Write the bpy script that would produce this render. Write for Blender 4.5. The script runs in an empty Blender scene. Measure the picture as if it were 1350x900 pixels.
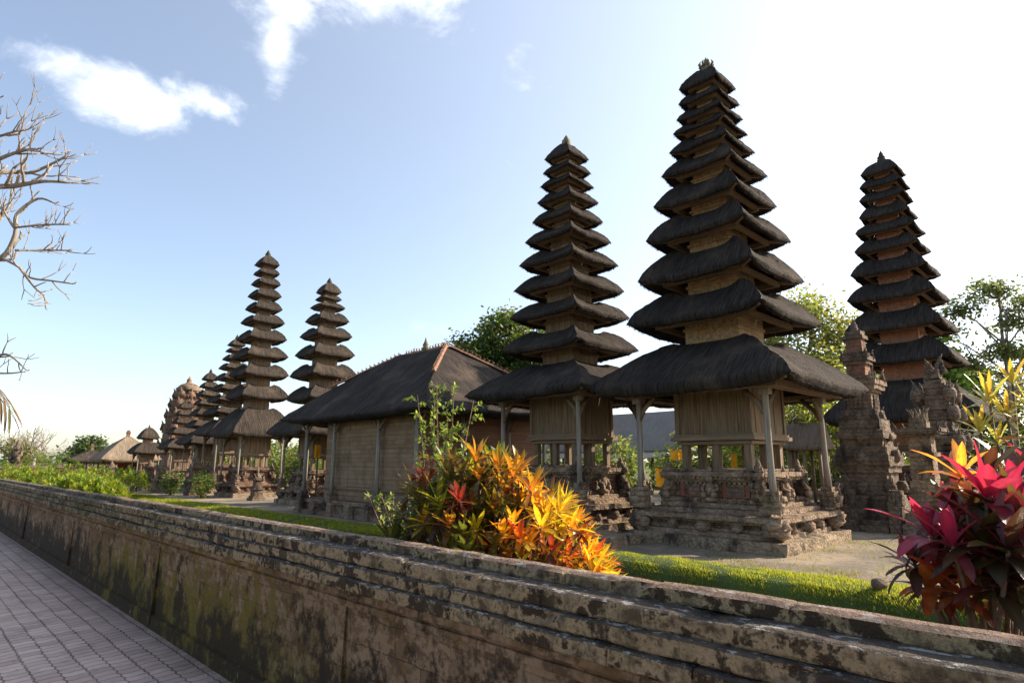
import bpy, math, random
import numpy as np
from mathutils import Vector, noise

R = math.radians
random.seed(7)
rng = np.random.default_rng(7)
S = bpy.context.scene
COL = S.collection

# ------------------------------------------------------------------ camera
HEAD, TILT, EYE = R(45.3), math.atan2(158, 810), 1.65
cam = bpy.data.cameras.new('camera')
cam.sensor_width = 36; cam.lens = 810 / 1350 * 36
cam.clip_start = .05; cam.clip_end = 6000
co = bpy.data.objects.new('camera', cam); COL.objects.link(co)
co.location = (0, 0, EYE); co.rotation_euler = (R(90) + TILT, 0, HEAD - R(90))
S.camera = co

# ------------------------------------------------------------------ sun and sky
SUN_AZ, SUN_EL = R(-29), R(29)
sl = bpy.data.lights.new('sun', 'SUN'); sl.energy = 5.0; sl.angle = R(.53); sl.color = (1, .86, .68)
so = bpy.data.objects.new('sun', sl); COL.objects.link(so)
so.rotation_euler = (R(90) - SUN_EL, 0, SUN_AZ + R(90))
S.view_settings.view_transform = 'Standard'; S.view_settings.look = 'None'
S.view_settings.exposure = 1.08; S.view_settings.gamma = 1
try:
    S.view_settings.use_curve_mapping = False
except Exception:
    pass
S.cycles.max_bounces = 6; S.cycles.diffuse_bounces = 3; S.cycles.transparent_max_bounces = 4


class NT:
    """small node-tree helper"""
    def __init__(s, tree):
        s.t = tree; s.t.nodes.clear()

    def n(s, typ, ins=None, out=0, **props):
        nd = s.t.nodes.new(typ)
        for k, v in props.items():
            setattr(nd, k, v)
        for k, v in (ins or {}).items():
            sock = nd.inputs[k]
            if isinstance(v, bpy.types.NodeSocket):
                s.t.links.new(v, sock)
            elif v is not None:
                if sock.type == 'RGBA' and len(v) == 3:
                    v = (*v, 1)
                sock.default_value = v
        nd['o'] = 1
        return nd.outputs[out] if out is not None else nd

    def m(s, op, a, b=None, c=None, clamp=False):
        i = {0: a}
        if b is not None: i[1] = b
        if c is not None: i[2] = c
        return s.n('ShaderNodeMath', i, operation=op, use_clamp=clamp)

    def mix(s, fac, a, b, blend='MIX'):
        nd = s.t.nodes.new('ShaderNodeMix'); nd.data_type = 'RGBA'; nd.blend_type = blend
        for idx, v in ((0, fac), (6, a), (7, b)):
            if isinstance(v, bpy.types.NodeSocket): s.t.links.new(v, nd.inputs[idx])
            else: nd.inputs[idx].default_value = (*v, 1) if idx > 0 and len(v) == 3 else v
        return nd.outputs[2]

    def noise(s, vec, scale, detail=4, rough=.55, out=0, dist=0):
        return s.n('ShaderNodeTexNoise', {'Vector': vec, 'Scale': scale, 'Detail': detail, 'Roughness': rough, 'Distortion': dist}, out)

    def step(s, x, lo, hi):
        return s.n('ShaderNodeMapRange', {0: x, 1: lo, 2: hi, 3: 0., 4: 1.}, interpolation_type='SMOOTHSTEP')

    def map(s, vec, scale, loc=(0, 0, 0)):
        return s.n('ShaderNodeMapping', {'Vector': vec, 'Scale': scale, 'Location': loc})


W = bpy.data.worlds.new('World'); S.world = W; W.use_nodes = True
T = NT(W.node_tree)
sky = T.n('ShaderNodeTexSky', sky_type='NISHITA', sun_disc=False, sun_elevation=SUN_EL,
          sun_rotation=R(90) - SUN_AZ, air_density=1.0, dust_density=1.2, ozone_density=1.3, altitude=50)
gd = T.n('ShaderNodeTexCoord', None, None).outputs['Generated']
sx = T.n('ShaderNodeSeparateXYZ', {0: gd}, None)
az = T.m('ARCTAN2', sx.outputs[1], sx.outputs[0]); el = T.m('ARCSINE', sx.outputs[2])
cn = T.noise(T.map(gd, (1, 1, 1.6)), 7.5, 9, .62, dist=.35)
cn2 = T.noise(T.map(gd, (1, 1, 1.6), (3, 1, 2)), 24, 6, .6)
cn = T.m('MULTIPLY_ADD', cn2, .28, T.m('MULTIPLY', cn, .8))
cl = None
for (a0, e0, sa, se, w) in ((1.385, .487, .105, .036, 1.), (1.315, .505, .07, .03, .9), (1.195, .602, .032, .06, .8), (1.185, .66, .05, .04, .8),
                            (1.05, .70, .17, .045, 1.), (.80, .76, .12, .05, .6), (1.475, .047, .045, .016, .8), (1.30, .05, .05, .006, .6), (.92, .21, .05, .022, .6)):
    da = T.m('DIVIDE', T.m('SUBTRACT', az, a0), sa); de = T.m('DIVIDE', T.m('SUBTRACT', el, e0), se)
    r2 = T.m('ADD', T.m('MULTIPLY', da, da), T.m('MULTIPLY', de, de))
    g = T.m('MULTIPLY', T.m('EXPONENT', T.m('MULTIPLY', r2, -.8)), w)
    cl = g if cl is None else T.m('MAXIMUM', cl, g)
cmask = T.step(T.m('ADD', T.m('MULTIPLY', cl, .62), T.m('MULTIPLY', T.m('SUBTRACT', cn, .55), 1.5)), .18, .74)
sdir = (math.cos(SUN_AZ) * math.cos(SUN_EL), math.sin(SUN_AZ) * math.cos(SUN_EL), math.sin(SUN_EL))
dt = T.n('ShaderNodeVectorMath', {0: gd, 1: sdir}, 1, operation='DOT_PRODUCT')
glow = T.m('MULTIPLY', T.m('EXPONENT', T.m('MULTIPLY', T.m('SUBTRACT', dt, 1.), 1.75)), 3.3)
hzn = T.m('MULTIPLY', T.m('EXPONENT', T.m('MULTIPLY', T.m('ABSOLUTE', el), -7.)), .42)      # milky humid air, brighter towards the sun
skyg = T.mix(1., sky, T.n('ShaderNodeVectorMath', {0: (1.03, 1., .96), 3: glow}, 0, operation='SCALE'), 'ADD')
skyg = T.mix(1., skyg, T.n('ShaderNodeVectorMath', {0: (.80, .96, 1.15), 3: hzn}, 0, operation='SCALE'), 'ADD')
skyg = T.n('ShaderNodeHueSaturation', {'Saturation': .95, 'Value': .97, 'Color': skyg})
skyc = T.mix(T.m('MULTIPLY', cmask, .9), skyg, (7.4, 7.5, 7.7))
bg = T.n('ShaderNodeBackground', {0: skyc, 1: .115})
T.n('ShaderNodeOutputWorld', {0: bg}, None)


# ------------------------------------------------------------------ materials
def newmat(name):
    m = bpy.data.materials.new(name); m.use_nodes = True
    return m, NT(m.node_tree)


def finish(T, col, rough=.9, bump=None, bstr=.5, bdist=.02, spec=.25, transl=None, tcol=None):
    ins = {'Base Color': col, 'Roughness': rough, 'Specular IOR Level': spec}
    if bump is not None:
        ins['Normal'] = T.n('ShaderNodeBump', {'Strength': bstr, 'Distance': bdist, 'Height': bump})
    p = T.n('ShaderNodeBsdfPrincipled', ins)
    if transl:
        tr = T.n('ShaderNodeBsdfTranslucent', {'Color': tcol if tcol is not None else col})
        p = T.n('ShaderNodeMixShader', {0: transl, 1: p, 2: tr})
    T.n('ShaderNodeOutputMaterial', {0: p}, None)


def oc(T):
    return T.n('ShaderNodeTexCoord', None, None).outputs['Object']


def m_thatch(name, dark, light, tip):
    m, T = newmat(name)
    uv = T.n('ShaderNodeUVMap', None)
    a = T.noise(T.map(uv, (75, 2.2, 1)), 1, 5, .65)
    b = T.noise(T.map(uv, (16, .9, 1)), 1, 4, .6)
    c = T.noise(oc(T), 1.1, 4, .6)
    e = T.noise(T.map(uv, (34, 1.3, 1), (3, 7, 0)), 1, 5, .7)
    f = T.m('ADD', T.m('MULTIPLY', a, .40), T.m('ADD', T.m('MULTIPLY', b, .25), T.m('ADD', T.m('MULTIPLY', e, .35), T.m('MULTIPLY', c, .2))))
    col = T.mix(T.step(f, .48, .78), dark, light)
    col = T.mix(T.m('MULTIPLY', T.step(T.noise(oc(T), 3.3, 6, .7), .60, .70), .35), col, (.05, .052, .022))
    col = T.mix(T.m('MULTIPLY', T.step(c, .56, .72), .55), col, tip)
    h = T.m('ADD', a, T.m('ADD', T.m('MULTIPLY', b, .8), T.m('MULTIPLY', e, 1.2)))
    finish(T, col, .92, h, 1., .06, .12)
    return m


def m_wood(name, a, b, c, axis=2, sc=1.):
    m, T = newmat(name)
    s = [26 * sc, 26 * sc, 26 * sc]; s[axis] = 1.3 * sc
    v = oc(T)
    n1 = T.noise(T.map(v, s), 1, 6, .65, dist=.3)
    n2 = T.noise(v, 2.1, 5, .6)
    col = T.mix(T.step(n1, .36, .66), a, b)
    col = T.mix(T.step(n2, .48, .68), col, c)
    finish(T, col, .78, n1, .5, .008, .3)
    return m


def m_stone(name, a, b, dark, moss, mossy=.5, sc=1., red=None, courses=True):
    m, T = newmat(name)
    v = oc(T)
    n1 = T.noise(v, 3.2 * sc, 7, .65); n2 = T.noise(v, 17 * sc, 6, .7); n3 = T.noise(T.map(v, (1, 1, .5), (5, 3, 1)), 2.2 * sc, 6, .65)
    n4 = T.noise(T.map(v, (1, 1, 1), (1, 8, 4)), 5.0 * sc, 6, .7)
    col = T.mix(T.step(n1, .35, .65), a, b)
    if red:
        col = T.mix(T.step(n4, .50, .60), col, red)
    col = T.mix(T.step(n3, .50, .66), col, dark)
    col = T.mix(T.m('MULTIPLY', T.step(n2, .55, .70), .45), col, dark)
    col = T.mix(T.m('MULTIPLY', T.step(T.noise(T.map(v, (1, 1, 1), (9, 2, 7)), 2.6 * sc, 6, .7), .52, .66), mossy), col, moss)
    vo = T.n('ShaderNodeTexVoronoi', {'Vector': T.map(v, (1, 1, 1.3)), 'Scale': 15. * sc}, 0)
    vo2 = T.n('ShaderNodeTexVoronoi', {'Vector': T.map(v, (1, 1, 1.3), (2, 5, 1)), 'Scale': 34. * sc}, 0)
    bmp = T.m('ADD', T.m('MULTIPLY', n2, .8), T.m('ADD', T.m('MULTIPLY', n4, .8), T.m('ADD', T.m('MULTIPLY', vo, 1.1), T.m('MULTIPLY', vo2, .5))))
    col = T.mix(T.m('MULTIPLY', T.step(vo, .45, .75), .35), col, dark)
    if courses:
        z = T.n('ShaderNodeSeparateXYZ', {0: v}, None).outputs[2]
        fr = T.m('FRACT', T.m('MULTIPLY', z, 11.))
        ln = T.m('LESS_THAN', fr, .12)
        bmp = T.m('SUBTRACT', bmp, T.m('MULTIPLY', ln, .7))
        col = T.mix(T.m('MULTIPLY', ln, .5), col, dark)
    finish(T, col, .93, bmp, .75, .03, .15)
    return m


def m_leaf(name, transl=.45, rough=.45, spec=.4, vein=True):
    m, T = newmat(name)
    at = T.n('ShaderNodeAttribute', None, attribute_name='Col')
    uv = T.n('ShaderNodeUVMap', None)
    n = T.noise(oc(T), 26, 5, .65)
    st = T.noise(T.map(uv, (16, 1.1, 1)), 1, 4, .65)
    col = T.mix(T.m('MULTIPLY', T.step(n, .50, .72), .40), at, (.03, .03, .012), 'MIX')
    if vein:
        col = T.mix(T.m('MULTIPLY', T.step(st, .46, .68), .55), col, (.035, .022, .012))
        n = T.m('ADD', n, T.m('MULTIPLY', st, 1.5))
    tc = T.mix(1., col, (2.0, 1.8, 1.25), 'MULTIPLY')
    finish(T, col, rough, n if vein else None, .25, .004, spec, transl, tc)
    return m


def m_plain(name, a, b, sc=6, rough=.8, spec=.3, bstr=.3, transl=None):
    m, T = newmat(name)
    n = T.noise(oc(T), sc, 6, .65)
    finish(T, T.mix(T.step(n, .35, .68), a, b), rough, n, bstr, .01, spec, transl)
    return m


def m_wall(name, moulding):
    m, T = newmat(name)
    v = oc(T)
    sp = T.n('ShaderNodeSeparateXYZ', {0: v}, None)
    y, z = sp.outputs[1], sp.outputs[2]
    n1 = T.noise(v, 2.2, 8, .62); n2 = T.noise(v, 26, 6, .7); n3 = T.noise(T.map(v, (1, .8, 1.3), (3, 7, 2)), 4.4, 7, .62, dist=.4)
    n5 = T.noise(T.map(v, (1, 2.2, .45), (8, 1, 4)), 3.2, 7, .68)
    br = T.n('ShaderNodeTexBrick', {'Vector': T.n('ShaderNodeVectorMath', {0: T.n('ShaderNodeCombineXYZ', {0: y, 1: z, 2: 0.}), 1: T.n('ShaderNodeVectorMath', {0: T.noise(v, 5., 4, .6, out=1), 3: .05}, 0, operation='SCALE')}, 0, operation='ADD'), 'Color1': (.1, .1, .1), 'Color2': (.9, .9, .9), 'Mortar': (0, 0, 0),
             'Scale': 1., 'Mortar Size': .004, 'Brick Width': .47, 'Row Height': .155 if not moulding else .5, 'Bias': 0.}, None, offset=.5)
    blk, mor = br.outputs[0], br.outputs[1]
    if moulding:
        col = T.mix(n1, (.26, .18, .10), (.40, .30, .175))
        n7 = T.noise(T.map(v, (1, 1, 1), (6, 2, 9)), 9.5, 7, .68, dist=.3)
        f = T.m('ADD', T.m('MULTIPLY', n3, .55), T.m('ADD', T.m('MULTIPLY', n7, .45), T.m('MULTIPLY', T.m('SUBTRACT', n2, .5), .22)))
        col = T.mix(T.step(f, .40, .50), (.085, .058, .036), col)
        dk = T.step(f, .500, .548)
        col = T.mix(dk, col, (.048, .030, .018))
        col = T.mix(T.m('MULTIPLY', T.step(n5, .50, .66), .7), col, (.085, .068, .036))
        far = T.step(y, 5., 9.)
        col = T.mix(T.m('MULTIPLY', T.step(n1, .44, .60), T.m('MULTIPLY', far, .8)), col, (.065, .058, .016))
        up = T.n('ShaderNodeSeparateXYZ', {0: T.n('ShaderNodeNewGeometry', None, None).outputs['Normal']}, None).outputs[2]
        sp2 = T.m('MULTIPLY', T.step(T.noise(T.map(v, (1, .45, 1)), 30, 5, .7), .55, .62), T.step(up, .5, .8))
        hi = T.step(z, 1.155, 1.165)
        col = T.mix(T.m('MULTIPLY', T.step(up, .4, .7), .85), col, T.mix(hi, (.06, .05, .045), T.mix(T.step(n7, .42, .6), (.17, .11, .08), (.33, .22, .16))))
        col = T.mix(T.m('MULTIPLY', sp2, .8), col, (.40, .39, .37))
        bmp = T.m('ADD', T.m('MULTIPLY', n2, .8), T.m('ADD', T.m('MULTIPLY', dk, -.4), T.m('MULTIPLY', n7, .8)))
    else:
        n7 = T.noise(T.map(v, (1, 1, 1), (6, 2, 9)), 10, 7, .7)
        col = T.mix(blk, (.15, .086, .046), (.33, .215, .13))
        col = T.mix(T.m('MULTIPLY', T.step(n1, .42, .60), .6), col, (.37, .25, .155))
        col = T.mix(T.m('MULTIPLY', T.step(n7, .46, .58), .75), col, (.075, .046, .028))
        col = T.mix(T.m('MULTIPLY', T.step(n3, .50, .60), .6), col, (.13, .072, .026))
        low = T.m('SUBTRACT', 1., T.step(z, .10, .80))
        msk = T.step(T.m('SUBTRACT', 1., T.m('ABSOLUTE', T.m('MULTIPLY', T.m('SUBTRACT', y, 7.2), .30))), -.3, .5)
        mz = T.m('ADD', T.m('ADD', T.m('MULTIPLY', n5, .7), T.m('MULTIPLY', n7, .3)), T.m('MULTIPLY', low, .20))
        mcol = T.mix(T.step(n7, .42, .62), (.105, .095, .013), (.22, .14, .016))
        col = T.mix(T.m('MULTIPLY', T.step(mz, .47, .62), T.m('MULTIPLY', msk, .9)), col, mcol)
        n6 = T.noise(T.map(v, (1, 1, .9), (2, 9, 5)), 2.4, 9, .72)
        d6 = T.m('ADD', T.m('ADD', T.m('MULTIPLY', n6, .75), T.m('MULTIPLY', n7, .28)), T.m('MULTIPLY', low, .17))
        d6 = T.m('SUBTRACT', d6, T.m('MULTIPLY', msk, .05))
        col = T.mix(T.m('MULTIPLY', T.step(d6, .525, .63), .92), col, (.032, .021, .013))
        li = T.step(T.noise(T.map(v, (1, 1, .55), (1, 1, 8)), 10, 6, .7), .635, .675)
        col = T.mix(T.m('MULTIPLY', li, .65), col, (.34, .30, .23))
        col = T.mix(T.m('MULTIPLY', mor, T.m('MULTIPLY', T.step(n3, .44, .58), .4)), col, (.03, .022, .016))
        bmp = T.m('ADD', T.m('SUBTRACT', T.m('ADD', n2, T.m('MULTIPLY', blk, .3)), T.m('MULTIPLY', mor, .7)), n7)
    n9 = T.noise(v, 55, 4, .7)
    col = T.mix(T.m('MULTIPLY', T.step(n9, .50, .66), .22), col, (.04, .03, .02))
    finish(T, col, .93, T.m('ADD', bmp, n9), .9, .022, .2)
    return m


def m_paver():
    m, T = newmat('paver_blocks')
    v = oc(T)
    sp = T.n('ShaderNodeSeparateXYZ', {0: v}, None); x, y = sp.outputs[0], sp.outputs[1]
    wob = T.m('MULTIPLY', T.m('SUBTRACT', T.noise(v, 1.3, 3), .5), .05)
    yb = T.m('MULTIPLY', y, 1 / .115)
    tri = T.m('ABSOLUTE', T.m('SUBTRACT', T.m('FRACT', yb), .5))
    u = T.m('ADD', T.m('MULTIPLY', T.m('ADD', x, wob), 1 / .168), T.m('MULTIPLY', tri, .20))
    row = T.m('FLOOR', u); fu = T.m('FRACT', u)
    yy = T.m('ADD', yb, T.m('ADD', T.m('MULTIPLY', row, .5), T.m('MULTIPLY', T.m('SINE', T.m('MULTIPLY', fu, 6.283)), .07)))
    fv = T.m('FRACT', yy)
    du = T.m('MULTIPLY', T.m('SUBTRACT', .5, T.m('ABSOLUTE', T.m('SUBTRACT', fu, .5))), .168)
    dv = T.m('MULTIPLY', T.m('SUBTRACT', .5, T.m('ABSOLUTE', T.m('SUBTRACT', fv, .5))), .115)
    n2 = T.noise(v, 60, 5, .7); n1 = T.noise(v, 2.5, 6, .65)
    lu = T.m('SUBTRACT', 1., T.step(T.m('ADD', du, T.m('MULTIPLY', T.m('SUBTRACT', n2, .5), .006)), .002, .010))
    lv = T.m('MULTIPLY', T.m('SUBTRACT', 1., T.step(T.m('ADD', dv, T.m('MULTIPLY', T.m('SUBTRACT', n2, .5), .004)), .002, .0085)), .85)
    line = T.m('MULTIPLY', T.m('MAXIMUM', T.m('MULTIPLY', lu, .85), lv), T.m('MULTIPLY_ADD', T.step(n1, .35, .6), .35, .62))
    idv = T.n('ShaderNodeTexWhiteNoise', {'Vector': T.n('ShaderNodeCombineXYZ', {0: row, 1: T.m('FLOOR', yy), 2: 0.})}, 0, noise_dimensions='3D')
    col = T.mix(idv, (.43, .30, .255), (.60, .44, .375))
    col = T.mix(T.step(n1, .45, .7), col, (.39, .285, .24))
    col = T.mix(T.m('MULTIPLY', T.step(n2, .5, .7), .30), col, (.20, .16, .145))
    col = T.mix(T.m('MULTIPLY', T.step(T.noise(v, 7, 7, .7), .55, .68), .45), col, (.17, .135, .12))
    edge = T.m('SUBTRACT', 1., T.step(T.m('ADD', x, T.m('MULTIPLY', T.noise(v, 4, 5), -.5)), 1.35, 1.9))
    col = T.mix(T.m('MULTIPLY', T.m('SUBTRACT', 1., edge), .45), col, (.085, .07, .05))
    col = T.mix(line, col, (.035, .028, .024))
    finish(T, col, .8, T.m('SUBTRACT', T.m('MULTIPLY', n2, .15), line), .8, .012, .35)
    return m


def m_ground(name, a, b, c, sc=1.):
    m, T = newmat(name)
    v = oc(T)
    n1 = T.noise(v, .6 * sc, 7, .65); n2 = T.noise(v, 38 * sc, 5, .7); n3 = T.noise(v, 4 * sc, 7, .7)
    col = T.mix(T.step(n1, .4, .62), a, b)
    col = T.mix(T.m('MULTIPLY', T.step(n3, .5, .66), .7), col, c)
    col = T.mix(T.m('MULTIPLY', T.step(n2, .48, .7), .5), col, (.05, .045, .04))
    finish(T, col, .95, T.m('ADD', n2, n3), .7, .02, .15)
    return m


M = {}
M['thatch'] = m_thatch('black_palm_thatch', (.019, .017, .017), (.108, .085, .068), (.13, .095, .068))
M['thatch_brown'] = m_thatch('weathered_palm_thatch', (.022, .019, .017), (.115, .09, .072), (.15, .105, .075))
M['thatch_straw'] = m_thatch('straw_thatch', (.16, .12, .085), (.36, .28, .20), (.42, .30, .20))
M['wood'] = m_wood('weathered_planks', (.11, .072, .043), (.235, .16, .095), (.165, .12, .08))
M['wood_h'] = m_wood('weathered_beams', (.12, .08, .047), (.24, .165, .10), (.18, .13, .085), 1)
M['wood_hx'] = m_wood('weathered_cross_beams', (.12, .08, .047), (.24, .165, .10), (.18, .13, .085), 0)
M['wood_gold'] = m_wood('tan_tier_wood', (.20, .135, .075), (.42, .29, .165), (.33, .24, .14), 0, .7)
M['wood_red'] = m_wood('reddish_tier_wood', (.22, .10, .06), (.40, .20, .125), (.30, .155, .10), 0, .7)
M['post'] = m_wood('grey_posts', (.17, .145, .12), (.32, .28, .235), (.24, .19, .145))
def m_block(name, a, b, dark):
    m, T = newmat(name)
    v = oc(T); sp = T.n('ShaderNodeSeparateXYZ', {0: v}, None)
    br = T.n('ShaderNodeTexBrick', {'Vector': T.n('ShaderNodeCombineXYZ', {0: T.m('ADD', sp.outputs[0], sp.outputs[1]), 1: sp.outputs[2], 2: 0.}), 'Color1': a, 'Color2': b, 'Mortar': dark,
             'Scale': 1., 'Mortar Size': .004, 'Brick Width': .52, 'Row Height': .11, 'Bias': 0.}, None, offset=.5)
    n1 = T.noise(v, 2.4, 7, .65); n2 = T.noise(v, 24, 6, .7)
    col = T.mix(T.m('MULTIPLY', T.step(n1, .45, .66), .6), br.outputs[0], dark)
    col = T.mix(T.m('MULTIPLY', T.step(n2, .5, .7), .4), col, a)
    finish(T, col, .93, T.m('SUBTRACT', n2, T.m('MULTIPLY', br.outputs[1], .8)), .6, .012, .15)
    return m


M['bale_wall'] = m_block('pale_block_wall', (.22, .145, .088), (.28, .19, .118), (.12, .078, .048))
M['bale_wall_x'] = m_wood('red_brown_end_boards', (.13, .065, .038), (.20, .105, .065), (.16, .085, .052), 0, .6)
M['stone'] = m_stone('carved_tuff', (.22, .15, .105), (.33, .24, .165), (.06, .043, .032), (.075, .075, .03), .45)
M['stone_dark'] = m_stone('old_shrine_tuff', (.15, .108, .078), (.25, .185, .138), (.045, .036, .03), (.07, .075, .035), .5)
M['stone_red'] = m_stone('brick_and_tuff', (.17, .115, .082), (.25, .18, .13), (.06, .045, .035), (.08, .085, .04), .35, 1., (.23, .095, .06))
M['stone_pale'] = m_stone('pale_plinth_stone', (.24, .175, .115), (.37, .28, .19), (.05, .04, .03), (.12, .11, .04), .45, 1.2, None, False)
M['brick'] = m_stone('weathered_red_brick', (.25, .12, .08), (.34, .18, .125), (.10, .07, .05), (.10, .09, .05), .35, 1.)
M['panel_red'] = m_plain('red_brick_panel', (.30, .09, .055), (.20, .07, .05), 9)
M['fascia'] = m_plain('white_fascia', (.72, .71, .68), (.55, .54, .52), 5, .6)
M['cloth'] = m_plain('saffron_cloth', (.85, .42, .03), (.72, .32, .02), 5, .8, .1, .2, .35)
M['tile'] = m_plain('terracotta_tile', (.30, .155, .09), (.14, .08, .055), 14)
M['finial'] = m_plain('mossy_finial', (.10, .09, .055), (.19, .17, .10), 20)
M['bark'] = m_wood('bark', (.10, .085, .065), (.20, .17, .135), (.14, .12, .09), 2, .6)
M['bark_pale'] = m_wood('pale_bark', (.17, .135, .105), (.34, .29, .235), (.23, .185, .14), 2, .6)
M['stem'] = m_plain('plant_stem', (.10, .055, .035), (.17, .12, .07), 20)
M['leaf'] = m_leaf('tree_leaf')
M['leaf_gloss'] = m_leaf('glossy_leaf', .42, .32, .5)
M['grass'] = m_leaf('grass_blade', .5, .6, .2, False)
M['wall'] = m_wall('stained_wall_face', False)
M['moulding'] = m_wall('lichen_moulding', True)
M['paver'] = m_paver()
M['ground'] = m_ground('earth', (.16, .135, .10), (.10, .105, .05), (.08, .11, .035))
M['court'] = m_ground('courtyard_grit', (.18, .15, .12), (.32, .255, .18), (.15, .13, .065), 1.4)
M['turf'] = m_ground('turf_soil', (.055, .075, .02), (.07, .11, .025), (.08, .13, .03))
M['water'] = m_plain('moat_water_surface', (.02, .03, .015), (.03, .04, .02), 1, .08, .5, .05)


# ------------------------------------------------------------------ mesh helpers
class MB:
    def __init__(s):
        s.v = []; s.f = []; s.uv = []; s.col = []; s.sm = []

    def add(s, vs, fs, uv=None, col=None, smooth=False):
        b = len(s.v)
        s.v.extend([tuple(p) for p in vs])
        for i, f in enumerate(fs):
            s.f.append(tuple(k + b for k in f)); s.sm.append(smooth)
            s.uv.append([uv[k] for k in f] if uv is not None else None)
        c = col if col is not None else (.5, .5, .5)
        s.col.extend(c if isinstance(c, list) else [c] * len(vs))

    def build(s, name, mat, parent=None, loc=None):
        me = bpy.data.meshes.new(name)
        me.from_pydata(s.v, [], s.f)
        if any(u is not None for u in s.uv):
            L = me.uv_layers.new(name='UVMap')
            flat = []
            for f, u in zip(s.f, s.uv):
                for k in range(len(f)):
                    flat.extend(u[k] if u else (0., 0.))
            L.data.foreach_set('uv', flat)
        if mat.name in COLMATS:
            at = me.color_attributes.new('Col', 'FLOAT_COLOR', 'POINT')
            a = np.ones((len(s.v), 4), np.float32); a[:, :3] = np.array(s.col, np.float32)
            at.data.foreach_set('color', a.ravel())
        me.polygons.foreach_set('use_smooth', s.sm)
        me.materials.append(mat); me.update()
        o = bpy.data.objects.new(name, me); COL.objects.link(o)
        if parent: o.parent = parent
        if loc: o.location = loc
        return o


COLMATS = {M['leaf'].name, M['leaf_gloss'].name, M['grass'].name}


def thing(name, label, cat, loc=(0, 0, 0), group=None, rz=0):
    o = bpy.data.objects.new(name, None); COL.objects.link(o)
    o.empty_display_size = .3; o.location = loc; o.rotation_euler.z = rz
    return tag(o, label, cat, group)


def tag(o, label, cat, group=None, kind=None):
    o['label'] = label; o['category'] = cat
    if group: o['group'] = group
    if kind: o['kind'] = kind
    return o


def nz(p, s, seed=0.):
    return noise.noise_vector(Vector((p[0] * s + seed, p[1] * s + seed * .7, p[2] * s - seed)))


def rbox(mb, x0, x1, y0, y1, z0, z1, cell=.12, amp=.012, seed=0., smooth=False):
    """box cut into cells whose vertices are pushed about a little: worn masonry"""
    nx, ny, nzz = [max(1, min(14, int(round(abs(d) / cell)))) for d in (x1 - x0, y1 - y0, z1 - z0)]
    X = np.linspace(x0, x1, nx + 1); Y = np.linspace(y0, y1, ny + 1); Z = np.linspace(z0, z1, nzz + 1)

    def grid(fn, na, nb, flip):
        vs = [fn(i, j) for i in range(na + 1) for j in range(nb + 1)]
        if amp:
            vs = [tuple(Vector(p) + nz(p, 5., seed) * amp + nz(p, 17., seed) * amp * .6) for p in vs]
        fs = []
        for i in range(na):
            for j in range(nb):
                a = i * (nb + 1) + j; q = (a, a + nb + 1, a + nb + 2, a + 1)
                fs.append(q[::-1] if flip else q)
        mb.add(vs, fs, smooth=smooth)
    grid(lambda i, j: (X[i], Y[j], z1), nx, ny, False); grid(lambda i, j: (X[i], Y[j], z0), nx, ny, True)
    grid(lambda i, j: (X[i], y0, Z[j]), nx, nzz, False); grid(lambda i, j: (X[i], y1, Z[j]), nx, nzz, True)
    grid(lambda i, j: (x0, Y[i], Z[j]), ny, nzz, True); grid(lambda i, j: (x1, Y[i], Z[j]), ny, nzz, False)


def cbox(mb, cx, cy, hx, hy, z0, z1, **k):
    rbox(mb, cx - hx, cx + hx, cy - hy, cy + hy, z0, z1, **k)


def bar(mb, p, q, w, h):
    """straight square bar from p to q"""
    p, q = Vector(p), Vector(q); d = (q - p).normalized()
    s = d.cross(Vector((0, 0, 1))); s = s.normalized() if s.length > 1e-3 else Vector((1, 0, 0))
    u = s.cross(d)
    vs = [e + s * a * w / 2 + u * b * h / 2 for e in (p, q) for a, b in ((-1, -1), (1, -1), (1, 1), (-1, 1))]
    mb.add(vs, [(0, 1, 2, 3), (7, 6, 5, 4), (0, 4, 5, 1), (1, 5, 6, 2), (2, 6, 7, 3), (3, 7, 4, 0)])


def tube(mb, pts, rad, n=6, col=None):
    pts = [Vector(p) for p in pts]; vs = []; fs = []
    for i, p in enumerate(pts):
        d = (pts[min(i + 1, len(pts) - 1)] - pts[max(i - 1, 0)])
        d = d.normalized() if d.length > 1e-6 else Vector((0, 0, 1))
        s = d.orthogonal().normalized() if i == 0 else (s - d * s.dot(d)).normalized()
        t = d.cross(s)
        r = rad[i] if isinstance(rad, (list, tuple)) else rad
        vs += [p + (s * math.cos(2 * math.pi * k / n) + t * math.sin(2 * math.pi * k / n)) * r for k in range(n)]
    for i in range(len(pts) - 1):
        for k in range(n):
            a = i * n + k; b = i * n + (k + 1) % n
            fs.append((a, b, b + n, a + n))
    fs.append(tuple(range(n))[::-1]); fs.append(tuple(range((len(pts) - 1) * n, len(pts) * n)))
    mb.add(vs, fs, col=col, smooth=True)


def lathe(mb, c, prof, n=12, amp=0., rot=0.):
    vs = []; fs = []
    for r, z in prof:
        for k in range(n):
            a = rot + 2 * math.pi * k / n
            p = Vector((c[0] + r * math.cos(a), c[1] + r * math.sin(a), c[2] + z))
            vs.append(p + nz(p, 9.) * amp)
    for i in range(len(prof) - 1):
        for k in range(n):
            a = i * n + k; b = i * n + (k + 1) % n
            fs.append((a, b, b + n, a + n))
    fs.append(tuple(range((len(prof) - 1) * n, len(prof) * n)))
    mb.add(vs, fs, smooth=n > 6)


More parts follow.
